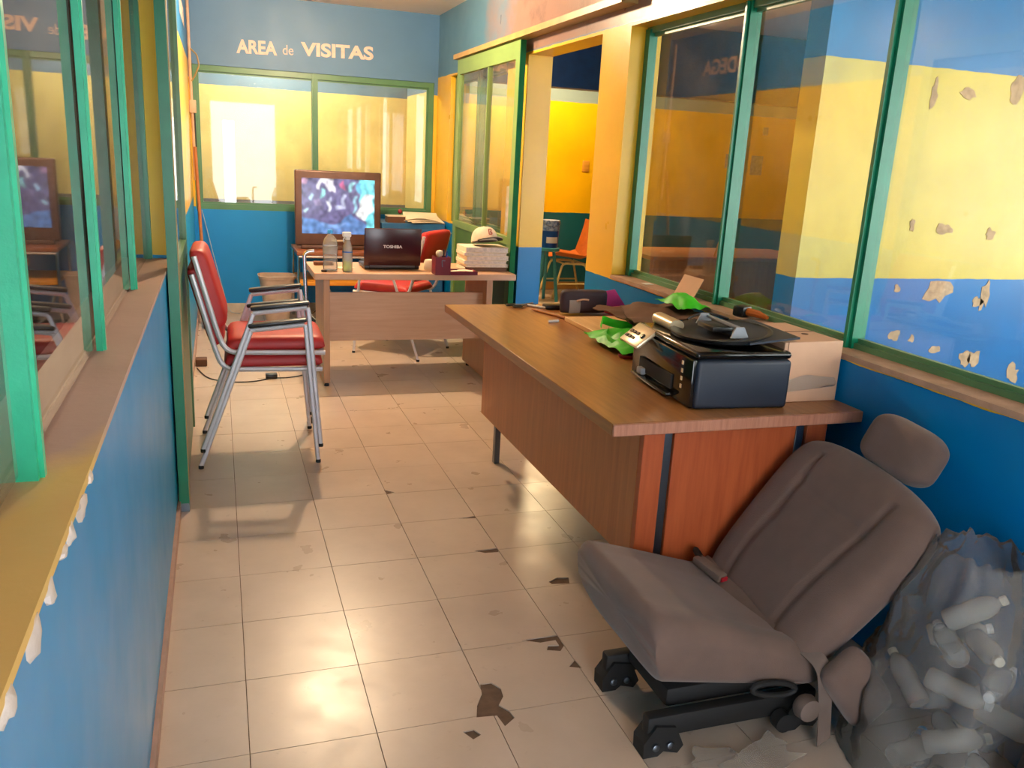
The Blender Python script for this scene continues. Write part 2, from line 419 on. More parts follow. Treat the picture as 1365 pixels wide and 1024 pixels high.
def thing(name, label, cat, loc=(0, 0, 0), rz=0.0, group=None):
    o = bpy.data.objects.new(name, None); COL.objects.link(o); o.empty_display_size = 0.1
    o.location = loc; o.rotation_euler = (0, 0, rz); o['label'] = label; o['category'] = cat
    if group: o['group'] = group
    return o
def tag(o, label, cat, group=None):
    o['label'] = label; o['category'] = cat
    if group: o['group'] = group
    return o
def struct(o, label=None):
    o['kind'] = 'structure'
    if label: o['label'] = label
    return o
def arc(p0, p1, p2, n=6):
    a, b, c = Vector(p0), Vector(p1), Vector(p2)
    return [a * (1 - t) ** 2 + b * 2 * t * (1 - t) + c * t * t for t in [k / n for k in range(n + 1)]]
def bend(pts, r=0.05, n=5):
    """polyline with rounded corners"""
    pts = [Vector(p) for p in pts]; out = [pts[0]]
    for i in range(1, len(pts) - 1):
        a = pts[i] + (pts[i - 1] - pts[i]).normalized() * r; b = pts[i] + (pts[i + 1] - pts[i]).normalized() * r
        out += arc(a, pts[i], b, n)
    return out + [pts[-1]]
def fz(p, s, seed=0.0): return noise.noise(Vector((p[0] * s + seed, p[1] * s - seed, p[2] * s + 2 * seed)))

# ------------------------------------------------------------------ the room shell
T = 0.305
floor = MB().box(-2.6, 7.6, -3.2, 7.6, -0.12, -0.004).build('floor', M['slab'], smooth=False); struct(floor, 'cream vinyl tile floor with worn patches')
patches = [
    [(0.614, 0.133), (0.646, 0.132), (0.664, 0.099), (0.66, 0.065), (0.636, 0.031), (0.654, 0.003), (0.66, -0.03), (0.625, -0.056), (0.618, -0.01), (0.564, -0.004), (0.58, 0.045), (0.606, 0.09)],
    [(0.798, 0.315), (0.914, 0.316), (0.916, 0.258), (0.893, 0.231), (0.855, 0.246), (0.868, 0.268), (0.9, 0.262), (0.9, 0.29), (0.85, 0.288)],
    [(0.825, 0.926), (0.917, 0.93), (0.912, 0.896), (0.86, 0.900)],
    [(1.012, 0.64), (1.05, 0.662), (1.092, 0.653), (1.079, 0.612), (1.017, 0.622)],
    [(0.514, -0.05), (0.543, -0.048), (0.556, -0.073), (0.532, -0.085)],
    [(0.886, 0.15), (0.917, 0.178), (0.922, 0.134)],
    [(0.606, 1.571), (0.647, 1.535), (0.612, 1.520)],
    [(0.84, 1.215), (0.915, 1.228), (0.915, 1.205)],
]
cut_me = MB()
def make_tile(x0, x1, y0, y1, dz):
    g = 0.0011
    near = [p for p in patches if max(a for a, b in p) > x0 and min(a for a, b in p) < x1 and max(b for a, b in p) > y0 and min(b for a, b in p) < y1]
    m = MB().box(x0 + g, x1 - g, y0 + g, y1 - g, -0.0036, dz)
    o = m.build('tile', M['tile'], floor, smooth=False)
    if near:
        mb = MB()
        for p in near: mb.prism(p, 0.06, Matrix.Translation((0, 0, -0.03)))
        c = mb.build('cutter', None, smooth=False)
        md = o.modifiers.new('b', 'BOOLEAN'); md.object = c; md.operation = 'DIFFERENCE'; md.solver = 'EXACT'
        bpy.context.view_layer.update()
        me = bpy.data.meshes.new_from_object(o.evaluated_get(bpy.context.evaluated_depsgraph_get()))
        o.modifiers.clear(); o.data = me; bpy.data.objects.remove(c)
xs = [-0.217] + [T * k for k in range(0, 7)]
for j in range(-5, 19):
    for i in range(len(xs) - 1):
        make_tile(xs[i], min(xs[i + 1], 1.82), j * T, (j + 1) * T if j < 18 else 5.8, random.uniform(-0.0004, 0.0004))
for i in range(7, 13):
    for j in range(14, 23):
        make_tile(T * i, T * (i + 1), j * T, (j + 1) * T, random.uniform(-0.0004, 0.0004))

struct(MB().box(-2.6, 7.6, -3.2, 7.6, 2.55, 2.67).build('ceiling', M['ceil'], smooth=False), 'pale flat ceiling')
XR, XR2, XL, XL2 = 1.82, 1.98, -0.217, -0.36
# right wall, openings: window, doorway, window behind the sliding door
wr = slab([-3.2, -1.5, 2.03, 2.35, 3.45, 3.85, 5.35, 5.92], [0, 0.86, 2.03, 2.55], {(1, 1), (3, 0), (3, 1), (5, 1)},
          lambda u, v, k: (XR if k == 0 else XR2, u, v)).build('wall_right', M['right'], smooth=False)
struct(wr, 'blue and yellow wall with window, doorway and bare plaster above')
wl = slab([-3.2, -2.7, 1.84, 2.75, 3.6, 5.92], [0, 0.94, 2.1, 2.55], {(1, 1)},
          lambda u, v, k: (XL if k == 0 else XL2, u, v)).build('wall_left', M['left'], smooth=False)
struct(wl, 'glossy blue half wall under the long window')
wbk = slab([-0.36, -0.20, 1.79, 1.98], [0, 0.865, 2.0, 2.55], {(1, 1)}, lambda u, v, k: (u, 5.8 if k == 0 else 5.92, v)).build('wall_back', M['back'], smooth=False)
struct(wbk, 'blue end wall with lettering over its window')
wf = slab([-0.36, -0.1, 1.0, 1.98], [0, 2.1, 2.55], {(1, 0)}, lambda u, v, k: (u, -3.2 if k == 0 else -3.1, v)).build('wall_front', M['left'], smooth=False)
struct(wf, 'wall with open doorway at the near end')
# dim room on the other side of the left window
struct(MB().box(-2.6, -2.5, -3.2, 6.0, 0, 2.55).build('wall_left_room', M['tan'], smooth=False))
struct(MB().box(-2.5, -0.36, -3.2, -3.1, 0, 2.55).build('wall_left_room_front', M['tan'], smooth=False))
struct(MB().box(-2.5, -0.36, 5.0, 5.1, 0, 2.55).build('wall_left_room_back', M['tan'], smooth=False))
# room behind the doorway and right window
struct(MB().box(1.98, 7.6, 7.1, 7.2, 0, 2.55).build('wall_store_back', M['store'], smooth=False), 'bright yellow wall with dark teal base beyond the doorway')
struct(slab([-3.2, -2.4, 1.6, 2.08, 7.2], [0, 0.5, 2.4, 2.55], {(1, 1)}, lambda u, v, k: (7.5 if k == 0 else 7.6, u, v)).build('wall_store_right', M['store'], smooth=False))
struct(slab([1.98, 2.3, 7.0, 7.6], [0, 0.3, 2.45, 2.55], {(1, 1)}, lambda u, v, k: (u, -3.2 if k == 0 else -3.1, v)).build('wall_store_front', M['part'], smooth=False))
wp = MB().box(2.955, 7.5, 2.08, 2.26, 0, 2.55).build('wall_partition', M['part'], smooth=False)
struct(wp, 'yellow and blue partition with flaked paint behind the right window')
M['flake'] = mat('bare_flake', (196, 166, 132), 0.9, var=0.2, scale=30, bmp=0.3)
FLAKES = [(3.97, 0.775, .085, .06), (4.33, 0.76, .03, .085), (4.28, 0.72, .04, .03), (3.70, 0.515, .04, .035), (3.66, 0.80, .025, .02), (4.02, 0.43, .04, .022), (4.27, 0.37, .045, .05), (4.34, 0.36, .05, .055), (4.68, 0.255, .05, .06),
          (3.69, 1.86, .022, .075), (3.93, 1.885, .05, .03), (4.27, 1.93, .05, .065), (3.92, 1.144, .05, .032), (3.69, 1.16, .02, .04), (4.28, 1.12, .035, .03), (3.83, 0.50, .022, .02)]
def scar(x, z, sx, sz, seed):
    n = 14; P = []
    for k in range(n):
        a = 2 * PI * k / n; r = 1 + 0.75 * noise.noise(Vector((math.cos(a) * 1.6 + seed, math.sin(a) * 1.6, seed * 1.7)))
        P.append((x + sx * r * math.cos(a), z + sz * r * math.sin(a)))
    return MB().prism(P, 0.004, Matrix.Translation((0, 2.0815, 0)) @ Matrix.Rotation(PI / 2, 4, 'X'))
for i_, f_ in enumerate(FLAKES): scar(*f_, i_ * 1.3 + 0.4).build('paint_flake', M['flake'], wp, smooth=False)
struct(MB().box(1.98, 7.5, 5.0, 5.15, 1.985, 2.55).build('trim_2', M['beam'], smooth=False), 'dark blue beam seen through the doorway')
struct(MB().box(1.98, 7.5, 7.085, 7.1, 0, 0.08).build('baseboard_store', M['base_b'], smooth=False))
# room behind the end wall window
struct(slab([-2.6, 0.045, 0.15, 3.0], [0, 0.55, 1.62, 2.55], {(1, 1)}, lambda u, v, k: (u, 7.5 if k == 0 else 7.6, v)).build('wall_rear_room', M['rear'], smooth=False), 'pale yellow wall seen through the end window')
struct(MB().box(-2.6, -2.5, 6.0, 7.6, 0, 2.55).build('wall_rear_room_left', M['rear'], smooth=False))
struct(MB().box(1.82, 1.98, 5.92, 7.1, 0, 2.55).build('wall_rear_room_right', M['rear'], smooth=False))

struct(MB().box(XL, XR, 5.785, 5.8, 0, 0.075).build('baseboard_back', M['base_c'], smooth=False), 'cream baseboard under the blue end wall')
struct(MB().box(XL, XL + 0.012, -3.1, 5.78, 0, 0.045).build('baseboard_left', M['base_l'], smooth=False), 'dirty pinkish baseboard strip')

# chips of white plaster along the broken sill edge
def lump(cx, cy, cz, sx, sy, sz, seed):
    vs = []; fs = []; n, k = 8, 5
    for i in range(k + 1):
        th = PI * i / k
        for j in range(n):
            ph = 2 * PI * j / n; d = Vector((math.sin(th) * math.cos(ph), math.sin(th) * math.sin(ph), math.cos(th)))
            r = 1 + 0.45 * noise.noise(d * 1.7 + Vector((seed, seed, 0)))
            vs.append((cx + d.x * sx * r, cy + d.y * sy * r, cz + d.z * sz * r))
    for i in range(k):
        for j in range(n): fs.append((i * n + j, i * n + (j + 1) % n, (i + 1) * n + (j + 1) % n, (i + 1) * n + j))
    return MB().add(vs, fs)
for (y, z, sy, sz, sd) in ((-0.56, 0.925, 0.022, 0.018, 1), (-0.64, 0.915, 0.045, 0.028, 2), (-0.735, 0.918, 0.022, 0.024, 3), (-0.79, 0.92, 0.02, 0.012, 8), (-0.88, 0.915, 0.030, 0.024, 4), (-0.965, 0.912, 0.038, 0.032, 5), (-1.08, 0.915, 0.03, 0.026, 6)):
    lump(-0.217, y, z + 0.014, 0.008, sy * 0.8, sz * 0.62, sd).build('plaster_chip', M['plaster'], wl)

# ---- windows
def frame_ring(u0, u1, v0, v1, w, d0, d1, to):
    return slab([u0, u0 + w, u1 - w, u1], [v0, v0 + w, v1 - w, v1], {(1, 1)}, lambda u, v, k: to(u, v, d0 if k == 0 else d1))
AX = lambda u, v, d: (d, u, v)      # window in a wall of constant x
AY = lambda u, v, d: (u, d, v)      # window in a wall of constant y
def window(name, u0, u1, v0, v1, d0, d1, fw, mull, gm, fm, mw, to, label, mmat=None, sash=True):
    fr = frame_ring(u0, u1, v0, v1, fw, d0, d1, to).build(name, fm, smooth=False); struct(fr, label)
    e = d0 - 0.25 * (d1 - d0)
    for c in mull:
        def tb(a, b, lo, hi, da, db, nm, mt):
            slab([a, b], [lo, hi], set(), lambda u, v, k: to(u, v, da if k == 0 else db)).build(nm, mt, fr, smooth=False)
        w = mw if isinstance(c, (int, float)) else c[1]; cc = c if isinstance(c, (int, float)) else c[0]
        if not isinstance(c, (int, float)) and len(c) > 2:      # thin sash stiles: own depth range
            da, db = c[2], c[3]; sgn = 1 if d1 > d0 else -1
            tb(cc - w / 2, cc + w / 2, v0 + 0.002, v1 - 0.002, da, db, 'mullion', mmat or fm)
            tb(cc - w * 0.18, cc + w * 0.18, v0 + 0.004, v1 - 0.004, da - sgn * 0.006, da + sgn * 0.0005, 'bead', mmat or fm)
            continue
        tb(cc - w / 2, cc + w / 2, v0 + 0.002, v1 - 0.002, e, d1, 'mullion', mmat or fm)
        tb(cc - w * 0.18, cc + w * 0.18, v0 + 0.004, v1 - 0.004, e - 0.3 * (d1 - d0), e + 0.0005 * (1 if d1 > d0 else -1), 'bead', mmat or fm)
    cs = [u0 + fw] + [c if isinstance(c, (int, float)) else c[0] for c in mull] + [u1 - fw]
    cs.sort(); mid = d0 + 0.55 * (d1 - d0)
    for a, b in zip(cs[:-1], cs[1:]):
        if sash: frame_ring(a, b, v0 + fw, v1 - fw, 0.014, mid - 0.007, mid + 0.010, to).build('sash', fm, fr, smooth=False)
        slab([a + 0.015, b - 0.015], [v0 + fw + 0.012, v1 - fw - 0.012], set(), lambda u, v, k: to(u, v, mid - 0.002 if k == 0 else mid + 0.002)).build('pane', gm, fr, smooth=False)
    return fr
w1 = window('window_1', -2.7, 1.84, 0.918, 2.1, -0.280, -0.312, 0.03, [(-1.6, 0.05, -0.276, -0.296), (-0.575, 0.040, -0.272, -0.300), (0.21, 0.03, -0.279, -0.292), (1.06, 0.03, -0.281, -0.294)], M['glass_l'], M['green'], 0.03, AX, 'long window with mint green mullions', M['mint'], sash=False)
MB().box(-0.40, XL + 0.003, -2.7, 1.84, 0.938, 0.9515).build('sill', M['sill'], w1, smooth=False)
MB().box(-0.318, -0.312, -2.69, 1.8, 0.9516, 0.958).build('track', M['sillr'], w1, smooth=False)
w2 = window('window_2', -1.5, 2.03, 0.862, 2.03, 1.905, 1.945, 0.028, [(1.185, 0.034), (0.385, 0.040), (-0.6, 0.04)], M['glass'], M['bgreen'], 0.05, AX, 'large window with green mullions in the right wall', M['green'])
MB().box(1.895, 1.935, 1.985, 2.028, 0.873, 2.02).build('jamb', M['green'], w2, smooth=False)
MB().box(XR - 0.006, XR2 + 0.01, -1.5, 2.03, 0.855, 0.872).build('sill', M['sillr'], w2, smooth=False)
w3 = window('window_3', -0.20, 1.79, 0.865, 2.0, 5.815, 5.865, 0.045, [(0.77, 0.05)], M['glass'], M['bgreen'], 0.05, AY, 'end window with two wide panes')
w4 = window('window_4', 3.85, 5.35, 0.86, 2.03, 1.86, 1.91, 0.05, [4.6], M['glass'], M['bgreen'], 0.04, AX, 'window partly hidden by the sliding door')

# ---- sliding door on the right wall and its rail
x0, x1 = 1.745, 1.78
d1 = thing('door_1', 'green glazed sliding door hanging on a rail', 'door', (x0, 4.13, 0)); del d1['category']; d1['kind'] = 'structure'
def dpart(nm, y0, y1, z0, z1, m, a=x0, b=x1):
    return MB().box(a - x0, b - x0, y0 - 4.13, y1 - 4.13, z0, z1).build(nm, m, d1, smooth=False)
dpart('stile', 3.40, 3.475, 0.03, 2.105, M['olive']); dpart('stile', 4.79, 4.865, 0.03, 2.105, M['olive'])
dpart('edge_strip', 3.390, 3.3995, 0.03, 2.105, M['green_shaded'])
dpart('top_rail', 3.475, 4.79, 2.0, 2.105, M['olive']); dpart('middle_rail', 3.475, 4.79, 0.86, 0.91, M['olive'])
dpart('lower_panel', 3.475, 4.79, 0.03, 0.86, M['dgreen'], x0 + 0.008, x1 - 0.008)
dpart('glazing_bar', 4.05, 4.066, 0.91, 2.0, M['olive'])
dpart('pane', 3.475, 4.05, 0.91, 2.0, M['glass'], x0 + 0.015, x0 + 0.020); dpart('pane', 4.066, 4.79, 0.91, 2.0, M['glass'], x0 + 0.015, x0 + 0.020)
r = MB().box(1.735, XR, 1.98, 4.97, 2.118, 2.152).build('trim_1', M['railtan'], smooth=False); struct(r, 'tan sliding door rail over the doorway')
MB().rbox(1.725, 1.80, 1.97, 2.06, 2.155, 2.185, 0.008).build('stop_block', M['black'], r)
# ---- sliding door seen edge-on at the left wall
d2 = thing('door_2', 'teal green glazed sliding door seen edge-on at left wall', 'door', (-0.21, 1.5, 0)); del d2['category']; d2['kind'] = 'structure'
def epart(nm, y0, y1, z0, z1, m, a=0.0, b=0.036): return MB().box(a, b, y0, y1, z0, z1).build(nm, m, d2, smooth=False)
epart('stile', 0, 0.07, 0.035, 2.2, M['green']); epart('stile', 0.98, 1.05, 0.035, 2.2, M['bgreen'])
epart('edge_bead', 0.02, 0.06, 0.04, 2.19, M['railtan'], 0.036, 0.0385)
epart('lower_panel', 0.07, 0.98, 0.035, 0.9, M['bgreen'], 0.008, 0.028); epart('middle_rail', 0.07, 0.98, 0.9, 0.96, M['bgreen']); epart('top_rail', 0.07, 0.98, 2.1, 2.2, M['bgreen'])
epart('pane', 0.07, 0.98, 0.96, 2.1, M['glass'], 0.016, 0.021); epart('foot_block', 0.0, 0.06, 0.0, 0.035, M['steel'])

# ---- painted lettering
def text_mesh(name, s, w, h, m, parent, org, right, up, weight=0.0, depth=0.002):
    cu = bpy.data.curves.new('t', 'FONT'); cu.body = s; cu.size = 1.0; cu.offset = weight; cu.extrude = 0.01
    t = bpy.data.objects.new('t', cu); COL.objects.link(t); bpy.context.view_layer.update()
    me = bpy.data.meshes.new_from_object(t.evaluated_get(bpy.context.evaluated_depsgraph_get())); bpy.data.objects.remove(t)
    xs_ = [v.co.x for v in me.vertices]; ys_ = [v.co.y for v in me.vertices]
    ax, bx, ay, by = min(xs_), max(xs_), min(ys_), max(ys_)
    right, up, org = Vector(right), Vector(up), Vector(org); nn = right.cross(up)
    for v in me.vertices:
        v.co = org + right * ((v.co.x - ax) / (bx - ax) * w) + up * ((v.co.y - ay) / (by - ay) * h) + nn * (depth * (1 if v.co.z > 0 else 0.1))
    me.name = name; me.materials.append(m); o = bpy.data.objects.new(name, me); COL.objects.link(o); o.parent = parent
    return o
for s, xa, za, w, h, wt in (('AREA', 0.155, 2.107, 0.315, 0.105, 0.035), ('de', 0.515, 2.125, 0.085, 0.075, 0.0), ('VISITAS', 0.66, 2.128, 0.595, 0.108, 0.035)):
    text_mesh('lettering', s, w, h, M['letter'], wbk, (xa, 5.8, za), (1, 0.0, 0.022), (0, 0, 1), wt)
text_mesh('lettering', 'BODEGA', 0.80, 0.13, M['letter'], wl, (XL, 4.40, 2.19), (0, 1, 0), (0, 0, 1), 0.03)

# ------------------------------------------------------------------ lamps
def bulb(x, y, m, label):
    t = thing('ceiling_bulb', label, 'lamp', (x, y, 2.55))
    MB().lathe([(0.05, 0), (0.05, -0.02), (0.025, -0.03), (0.022, -0.075)], 16).build('socket', M['ceramic'], t)
    MB().lathe([(0.018, -0.07), (0.03, -0.09), (0.043, -0.115), (0.045, -0.13), (0.040, -0.15), (0.026, -0.168), (0.006, -0.175)], 16).build('bulb', m, t)
bulb(0.66, 3.70, M['bulb'], 'bare glowing bulb on the corridor ceiling above the pale desk')
bulb(0.5, 6.7, M['bulb_fill_rear'], 'unseen bulb added to light the room behind the end window')  # added lamp, out of sight, to brighten the rear room
bulb(3.0, 6.1, M['bulb_fill_store'], 'unseen bulb added to light the yellow room warmly')  # added lamp, hidden by the beam, to warm the far wall

# ------------------------------------------------------------------ walnut desk (front)
dk = thing('office_desk', 'large walnut brown desk with red-brown end panel, holding the printer', 'desk', (1.4, 1.1, 0))
def dp(nm, m, xa, xb, ya, yb, za, zb, r=0.002): return MB().rbox(xa - 1.4, xb - 1.4, ya - 1.1, yb - 1.1, za, zb, r, 1).build(nm, m, dk)
dp('desktop', M['walnut'], 0.977, 1.815, 0.185, 2.06, 0.685, 0.72)
dp('edge_band', M['walnut_x'], 0.977, 1.815, 0.175, 0.185, 0.685, 0.7195)
dp('front_panel', M['teak'], 1.10, 1.118, 0.25, 1.80, 0.255, 0.685)
dp('corner_post', M['teak_r'], 1.10, 1.168, 0.225, 0.25, 0.255, 0.685)
dp('end_panel', M['teak_r'], 1.205, 1.625, 0.235, 0.25, 0.245, 0.685)
dp('corner_post', M['teak_r'], 1.665, 1.74, 0.235, 0.25, 0.255, 0.685)
for (xa, ya) in ((1.172, 0.238), (1.628, 0.238), (1.172, 1.79), (1.70, 1.79)):
    dp('leg', M['steel'], xa, xa + 0.028, ya, ya + 0.028, 0.0, 0.684)
dp('drawer_unit', M['teak'], 1.23, 1.62, 0.252, 0.70, 0.255, 0.684)
dp('back_rail', M['teak'], 1.70, 1.72, 0.30, 1.78, 0.45, 0.684)

# ------------------------------------------------------------------ pale desk (rear)
pd = thing('office_desk', 'pale oak laminate desk holding the laptop, in front of the television', 'desk', (1.1, 3.5, 0))
def pp(nm, m, xa, xb, ya, yb, za, zb, r=0.002): return MB().rbox(xa - 1.1, xb - 1.1, ya - 3.5, yb - 3.5, za, zb, r, 1).build(nm, m, pd)
pp('desktop', M['oak'], 0.49, 1.735, 3.225, 3.76, 0.662, 0.70)
pp('side_panel', M['oak_z'], 0.547, 0.585, 3.275, 3.72, 0.02, 0.662)
pp('side_panel', M['oak_z'], 1.56, 1.60, 3.275, 3.78, 0.02, 0.662)
pp('modesty_panel', M['oak'], 0.585, 1.56, 3.345, 3.365, 0.268, 0.568)
for xa in (0.566, 1.58): 
    for ya in (3.29, 3.70): MB().lathe([(0.014, 0), (0.016, 0.004), (0.01, 0.02)], 12, Matrix.Translation((xa - 1.1, ya - 3.5, 0))).build('glide', M['rubber'], pd)

# ------------------------------------------------------------------ armchairs
def make_chair(label):
    t = thing('armchair', label, 'chair')
    for s in (-1, 1):
        y = 0.252 * s
        MB().tube([(-0.255, y, 0.012), (-0.036, y * 0.985, 0.60), (-0.028, y * 0.985, 0.622)], 0.0105, 8, ry=0.0085).build('rear_leg', M['alu'], t)
        MB().tube([(-0.030, y * 0.985, 0.624), (0.2, y * 0.985, 0.648)], 0.0105, 8).build('arm_rail', M['alu'], t)
        MB().tube([(0.202, y * 0.985, 0.648), (0.206, y * 0.985, 0.63), (0.255, y, 0.012)], 0.0105, 8, ry=0.0085).build('front_leg', M['alu'], t)
        for xf in (-0.2555, 0.2555): MB().lathe([(0.0115, 0), (0.0115, 0.012), (0.010, 0.015)], 10, Matrix.Translation((xf, y, 0))).build('foot_cap', M['rubber'], t)
        a = MB().rbox(-0.125, 0.125, -0.02, 0.02, -0.002, 0.016, 0.006, 2, Matrix.Translation((0.086, y * 0.985, 0.651)) @ Matrix.Rotation(-0.104, 4, 'Y')).build('armrest', M['black'], t)
        MB().tube(bend([(-0.262, 0.215 * s, 0.862), (-0.176, 0.215 * s, 0.524), (-0.145, 0.215 * s, 0.444), (0.28, 0.215 * s, 0.436)], 0.05), 0.0115, 8).build('seat_rail', M['alu'], t)
        MB().tube([(-0.10, 0.22 * s, 0.44), (-0.10, 0.248 * s, 0.44)], 0.007, 6).build('bracket', M['alu'], t)
    MB().rbox(0.262, 0.278, -0.205, 0.205, 0.428, 0.444, 0.003).build('front_rail', M['alu'], t)
    # cushions
    MB().pillow(0.43, 0.42, 0.048, 0.018, 22, 22, 0.02, pw=14, mx=Matrix.Translation((0.07, 0, 0.462))).build('seat', M['red'], t)
    d = Vector((-0.262 + 0.172, 0, 0.862 - 0.524)).normalized()
    ang = math.atan2(0.09, 0.338)
    mx = Matrix.Translation((-0.222, 0, 0.715)) @ Matrix.Rotation(-ang, 4, 'Y') @ Matrix(((0, 0, 1, 0), (1, 0, 0, 0), (0, 1, 0, 0), (0, 0, 0, 1)))
    MB().pillow(0.405, 0.36, 0.05, 0.024, 22, 22, 0.03, pw=12, mx=mx).build('backrest', M['red'], t)
    return t
def copy_thing(o, loc, rz, label):
    r = o.copy(); COL.objects.link(r); r.location = loc; r.rotation_euler = (0, 0, rz); r['label'] = label
    for ch in list(o.children):
        c = ch.copy(); COL.objects.link(c); c.parent = r
        for g in ch.children:
            e = g.copy(); COL.objects.link(e); e.parent = c
    return r
c1 = make_chair('red vinyl armchair with silver tube legs, standing on the floor under another one')
c1['group'] = 'red armchairs'; c1.location = (0.122, 2.222, 0); c1.rotation_euler = (0, 0, -0.02)
copy_thing(c1, (0.134, 2.222, 0.0765), -0.02, 'red vinyl armchair stacked on top of another red armchair')
c3 = copy_thing(c1, (1.214, 4.196, 0), math.radians(141.5), 'red armchair behind the pale desk, turned towards the television')
ch3 = [c for c in c3.children if c.name.startswith('backrest')][0]

# ------------------------------------------------------------------ items on the pale desk
zt = 0.70
lt = thing('laptop', 'open dark laptop with its maroon lid facing us on the pale desk', 'laptop', (0.98, 3.40, zt))
MB().rbox(-0.172, 0.172, 0.0, 0.235, 0.004, 0.026, 0.006).build('base', M['black'], lt)
mxl = Matrix.Translation((0, 0.0, 0.026)) @ Matrix.Rotation(0.12, 4, 'X')
lid = MB().rbox(-0.176, 0.176, -0.010, 0.004, 0.0, 0.232, 0.006, 2, mxl).build('lid', M['lid'], lt)
MB().box(-0.16, 0.16, 0.0041, 0.0055, 0.02, 0.22, mxl).build('screen', M['gblack'], lt)
MB().tube([(-0.14, -0.004, 0.022), (0.14, -0.004, 0.022)], 0.008, 8).build('hinge', M['steel'], lt)
up = (mxl.to_3x3() @ Vector((0, 0, 1)))
text_mesh('lettering', 'TOSHIBA', 0.118, 0.019, M['white'], lid, mxl @ Vector((-0.061, -0.0101, 0.112)), (1, 0, 0), up, 0.03, 0.0008)

wbot = thing('water_bottle', 'clear plastic water bottle with blue cap on the pale desk', 'bottle', (0.595, 3.335, zt))
MB().lathe([(0.028, 0), (0.042, 0.006), (0.044, 0.03), (0.041, 0.05), (0.044, 0.07), (0.041, 0.09), (0.044, 0.11), (0.043, 0.15), (0.044, 0.16), (0.036, 0.19), (0.018, 0.212), (0.014, 0.218), (0.014, 0.224)], 20).build('body', M['petclear'], wbot)
MB().lathe([(0.0445, 0.105), (0.0448, 0.15)], 20).build('wrapper', M['spraybody'], wbot)
MB().lathe([(0.016, 0.222), (0.016, 0.238), (0.014, 0.242)], 16).build('cap', M['capblue'], wbot)
sb = thing('spray_bottle', 'pale spray bottle with white trigger and green liquid on the pale desk', 'bottle', (0.693, 3.31, zt))
MB().lathe([(0.026, 0), (0.030, 0.006), (0.030, 0.07)], 18).build('liquid', M['gel'], sb)
MB().lathe([(0.030, 0.0705), (0.0305, 0.12), (0.026, 0.155), (0.016, 0.185), (0.014, 0.195)], 18).build('body', M['spraybody'], sb)
MB().rbox(-0.030, 0.022, -0.012, 0.012, 0.205, 0.235, 0.006).build('spray_head', M['white'], sb)
MB().lathe([(0.016, 0.19), (0.016, 0.206)], 14).build('collar', M['white'], sb)
MB().tube([(-0.016, 0, 0.207), (-0.024, 0, 0.19), (-0.020, 0, 0.172)], 0.004, 6).build('trigger', M['white'], sb)
MB().lathe([(0.0308, 0.115), (0.0310, 0.122)], 18).build('band', M['bucket'], sb)

ph = thing('pen_holder', 'maroon leather pen cup on the pale desk, right of laptop', 'pen holder', (1.248, 3.225, zt))
m = slab([-0.047, -0.042, 0.042, 0.047], [-0.047, -0.042, 0.042, 0.047], {(1, 1)}, lambda u, v, k: (u, v, 0.003 if k == 0 else 0.108)); m.build('cup', M['maroon'], ph, smooth=False)
MB().box(-0.047, 0.047, -0.047, 0.047, 0, 0.003).build('base', M['maroon'], ph, smooth=False)
MB().tube(bend([(-0.005, -0.048, 0.05), (-0.008, -0.0485, 0.09), (0.012, -0.0485, 0.088)], 0.006), 0.003, 6).build('emblem', M['steel'], ph)
for k, (px, py, tx, ty, h, rr, cm) in enumerate(((0.0, 0.0, -0.1, 0.05, 0.13, 0.005, 'red'), (0.02, -0.02, 0.2, 0, 0.14, 0.005, 'bucket'), (0.03, 0.02, 0.25, 0.1, 0.135, 0.005, 'pink'), (-0.02, 0.01, 0.1, -0.1, 0.125, 0.004, 'lime'), (0.005, -0.025, 0.05, 0.0, 0.15, 0.004, 'black'))):
    nm = ['red', 'blue', 'pink', 'green', 'black'][k]
    o = MB().tube([(0, 0, 0), (tx * h * 0.5, ty * h * 0.5, h)], [rr, rr], 8).build('pen', M[cm]); o.location = (1.248 + px - tx * 0.02, 3.225 + py, zt + 0.004)
    tag(o, nm + ' pen standing in the maroon cup', 'pen', 'pens in the maroon cup')
o = MB().lathe([(0.012, 0), (0.022, 0.012), (0.024, 0.022), (0.018, 0.036), (0.004, 0.04)], 14).build('eraser_ball', M['paper']); o.location = (1.238, 3.235, zt + 0.105); tag(o, 'round cream eraser on top of the maroon pen cup', 'eraser')
ty = thing('desk_tray', 'low maroon tray beside the pen cup on the pale desk', 'tray', (1.385, 3.235, zt))
slab([-0.085, -0.079, 0.079, 0.085], [-0.05, -0.044, 0.075, 0.081], {(1, 1)}, lambda u, v, k: (u, v, 0.0 if k == 0 else 0.022)).build('rim', M['maroon'], ty, smooth=False)
MB().box(-0.079, 0.079, -0.044, 0.075, 0.0, 0.004).build('floor_plate', M['maroon'], ty, smooth=False)
for k, (a, b, rz) in enumerate(((-0.02, 0.02, 0.2), (0.02, 0.0, -0.35))):
    o = MB().sheet(lambda u, v: ((u - .5) * 0.10, (v - .5) * 0.07, 0.004 * math.sin(3 * u)), 6, 4, 0.002).build('slip_of_paper', M['paper']); o.location = (1.385 + a, 3.245 + b, zt + 0.010 + 0.008 * k); o.rotation_euler = (0, 0, rz)
    tag(o, ['lower', 'upper'][k] + ' cream paper slip lying in the maroon tray', 'paper', 'paper slips in the tray')
o = MB().lathe([(0.03, 0), (0.034, 0.01), (0.034, 0.05), (0.028, 0.066), (0.006, 0.07)], 18).build('tape_dispenser', M['paper']); o.location = (1.215, 3.40, zt); tag(o, 'small rounded cream dispenser between laptop and pen cup', 'dispenser')
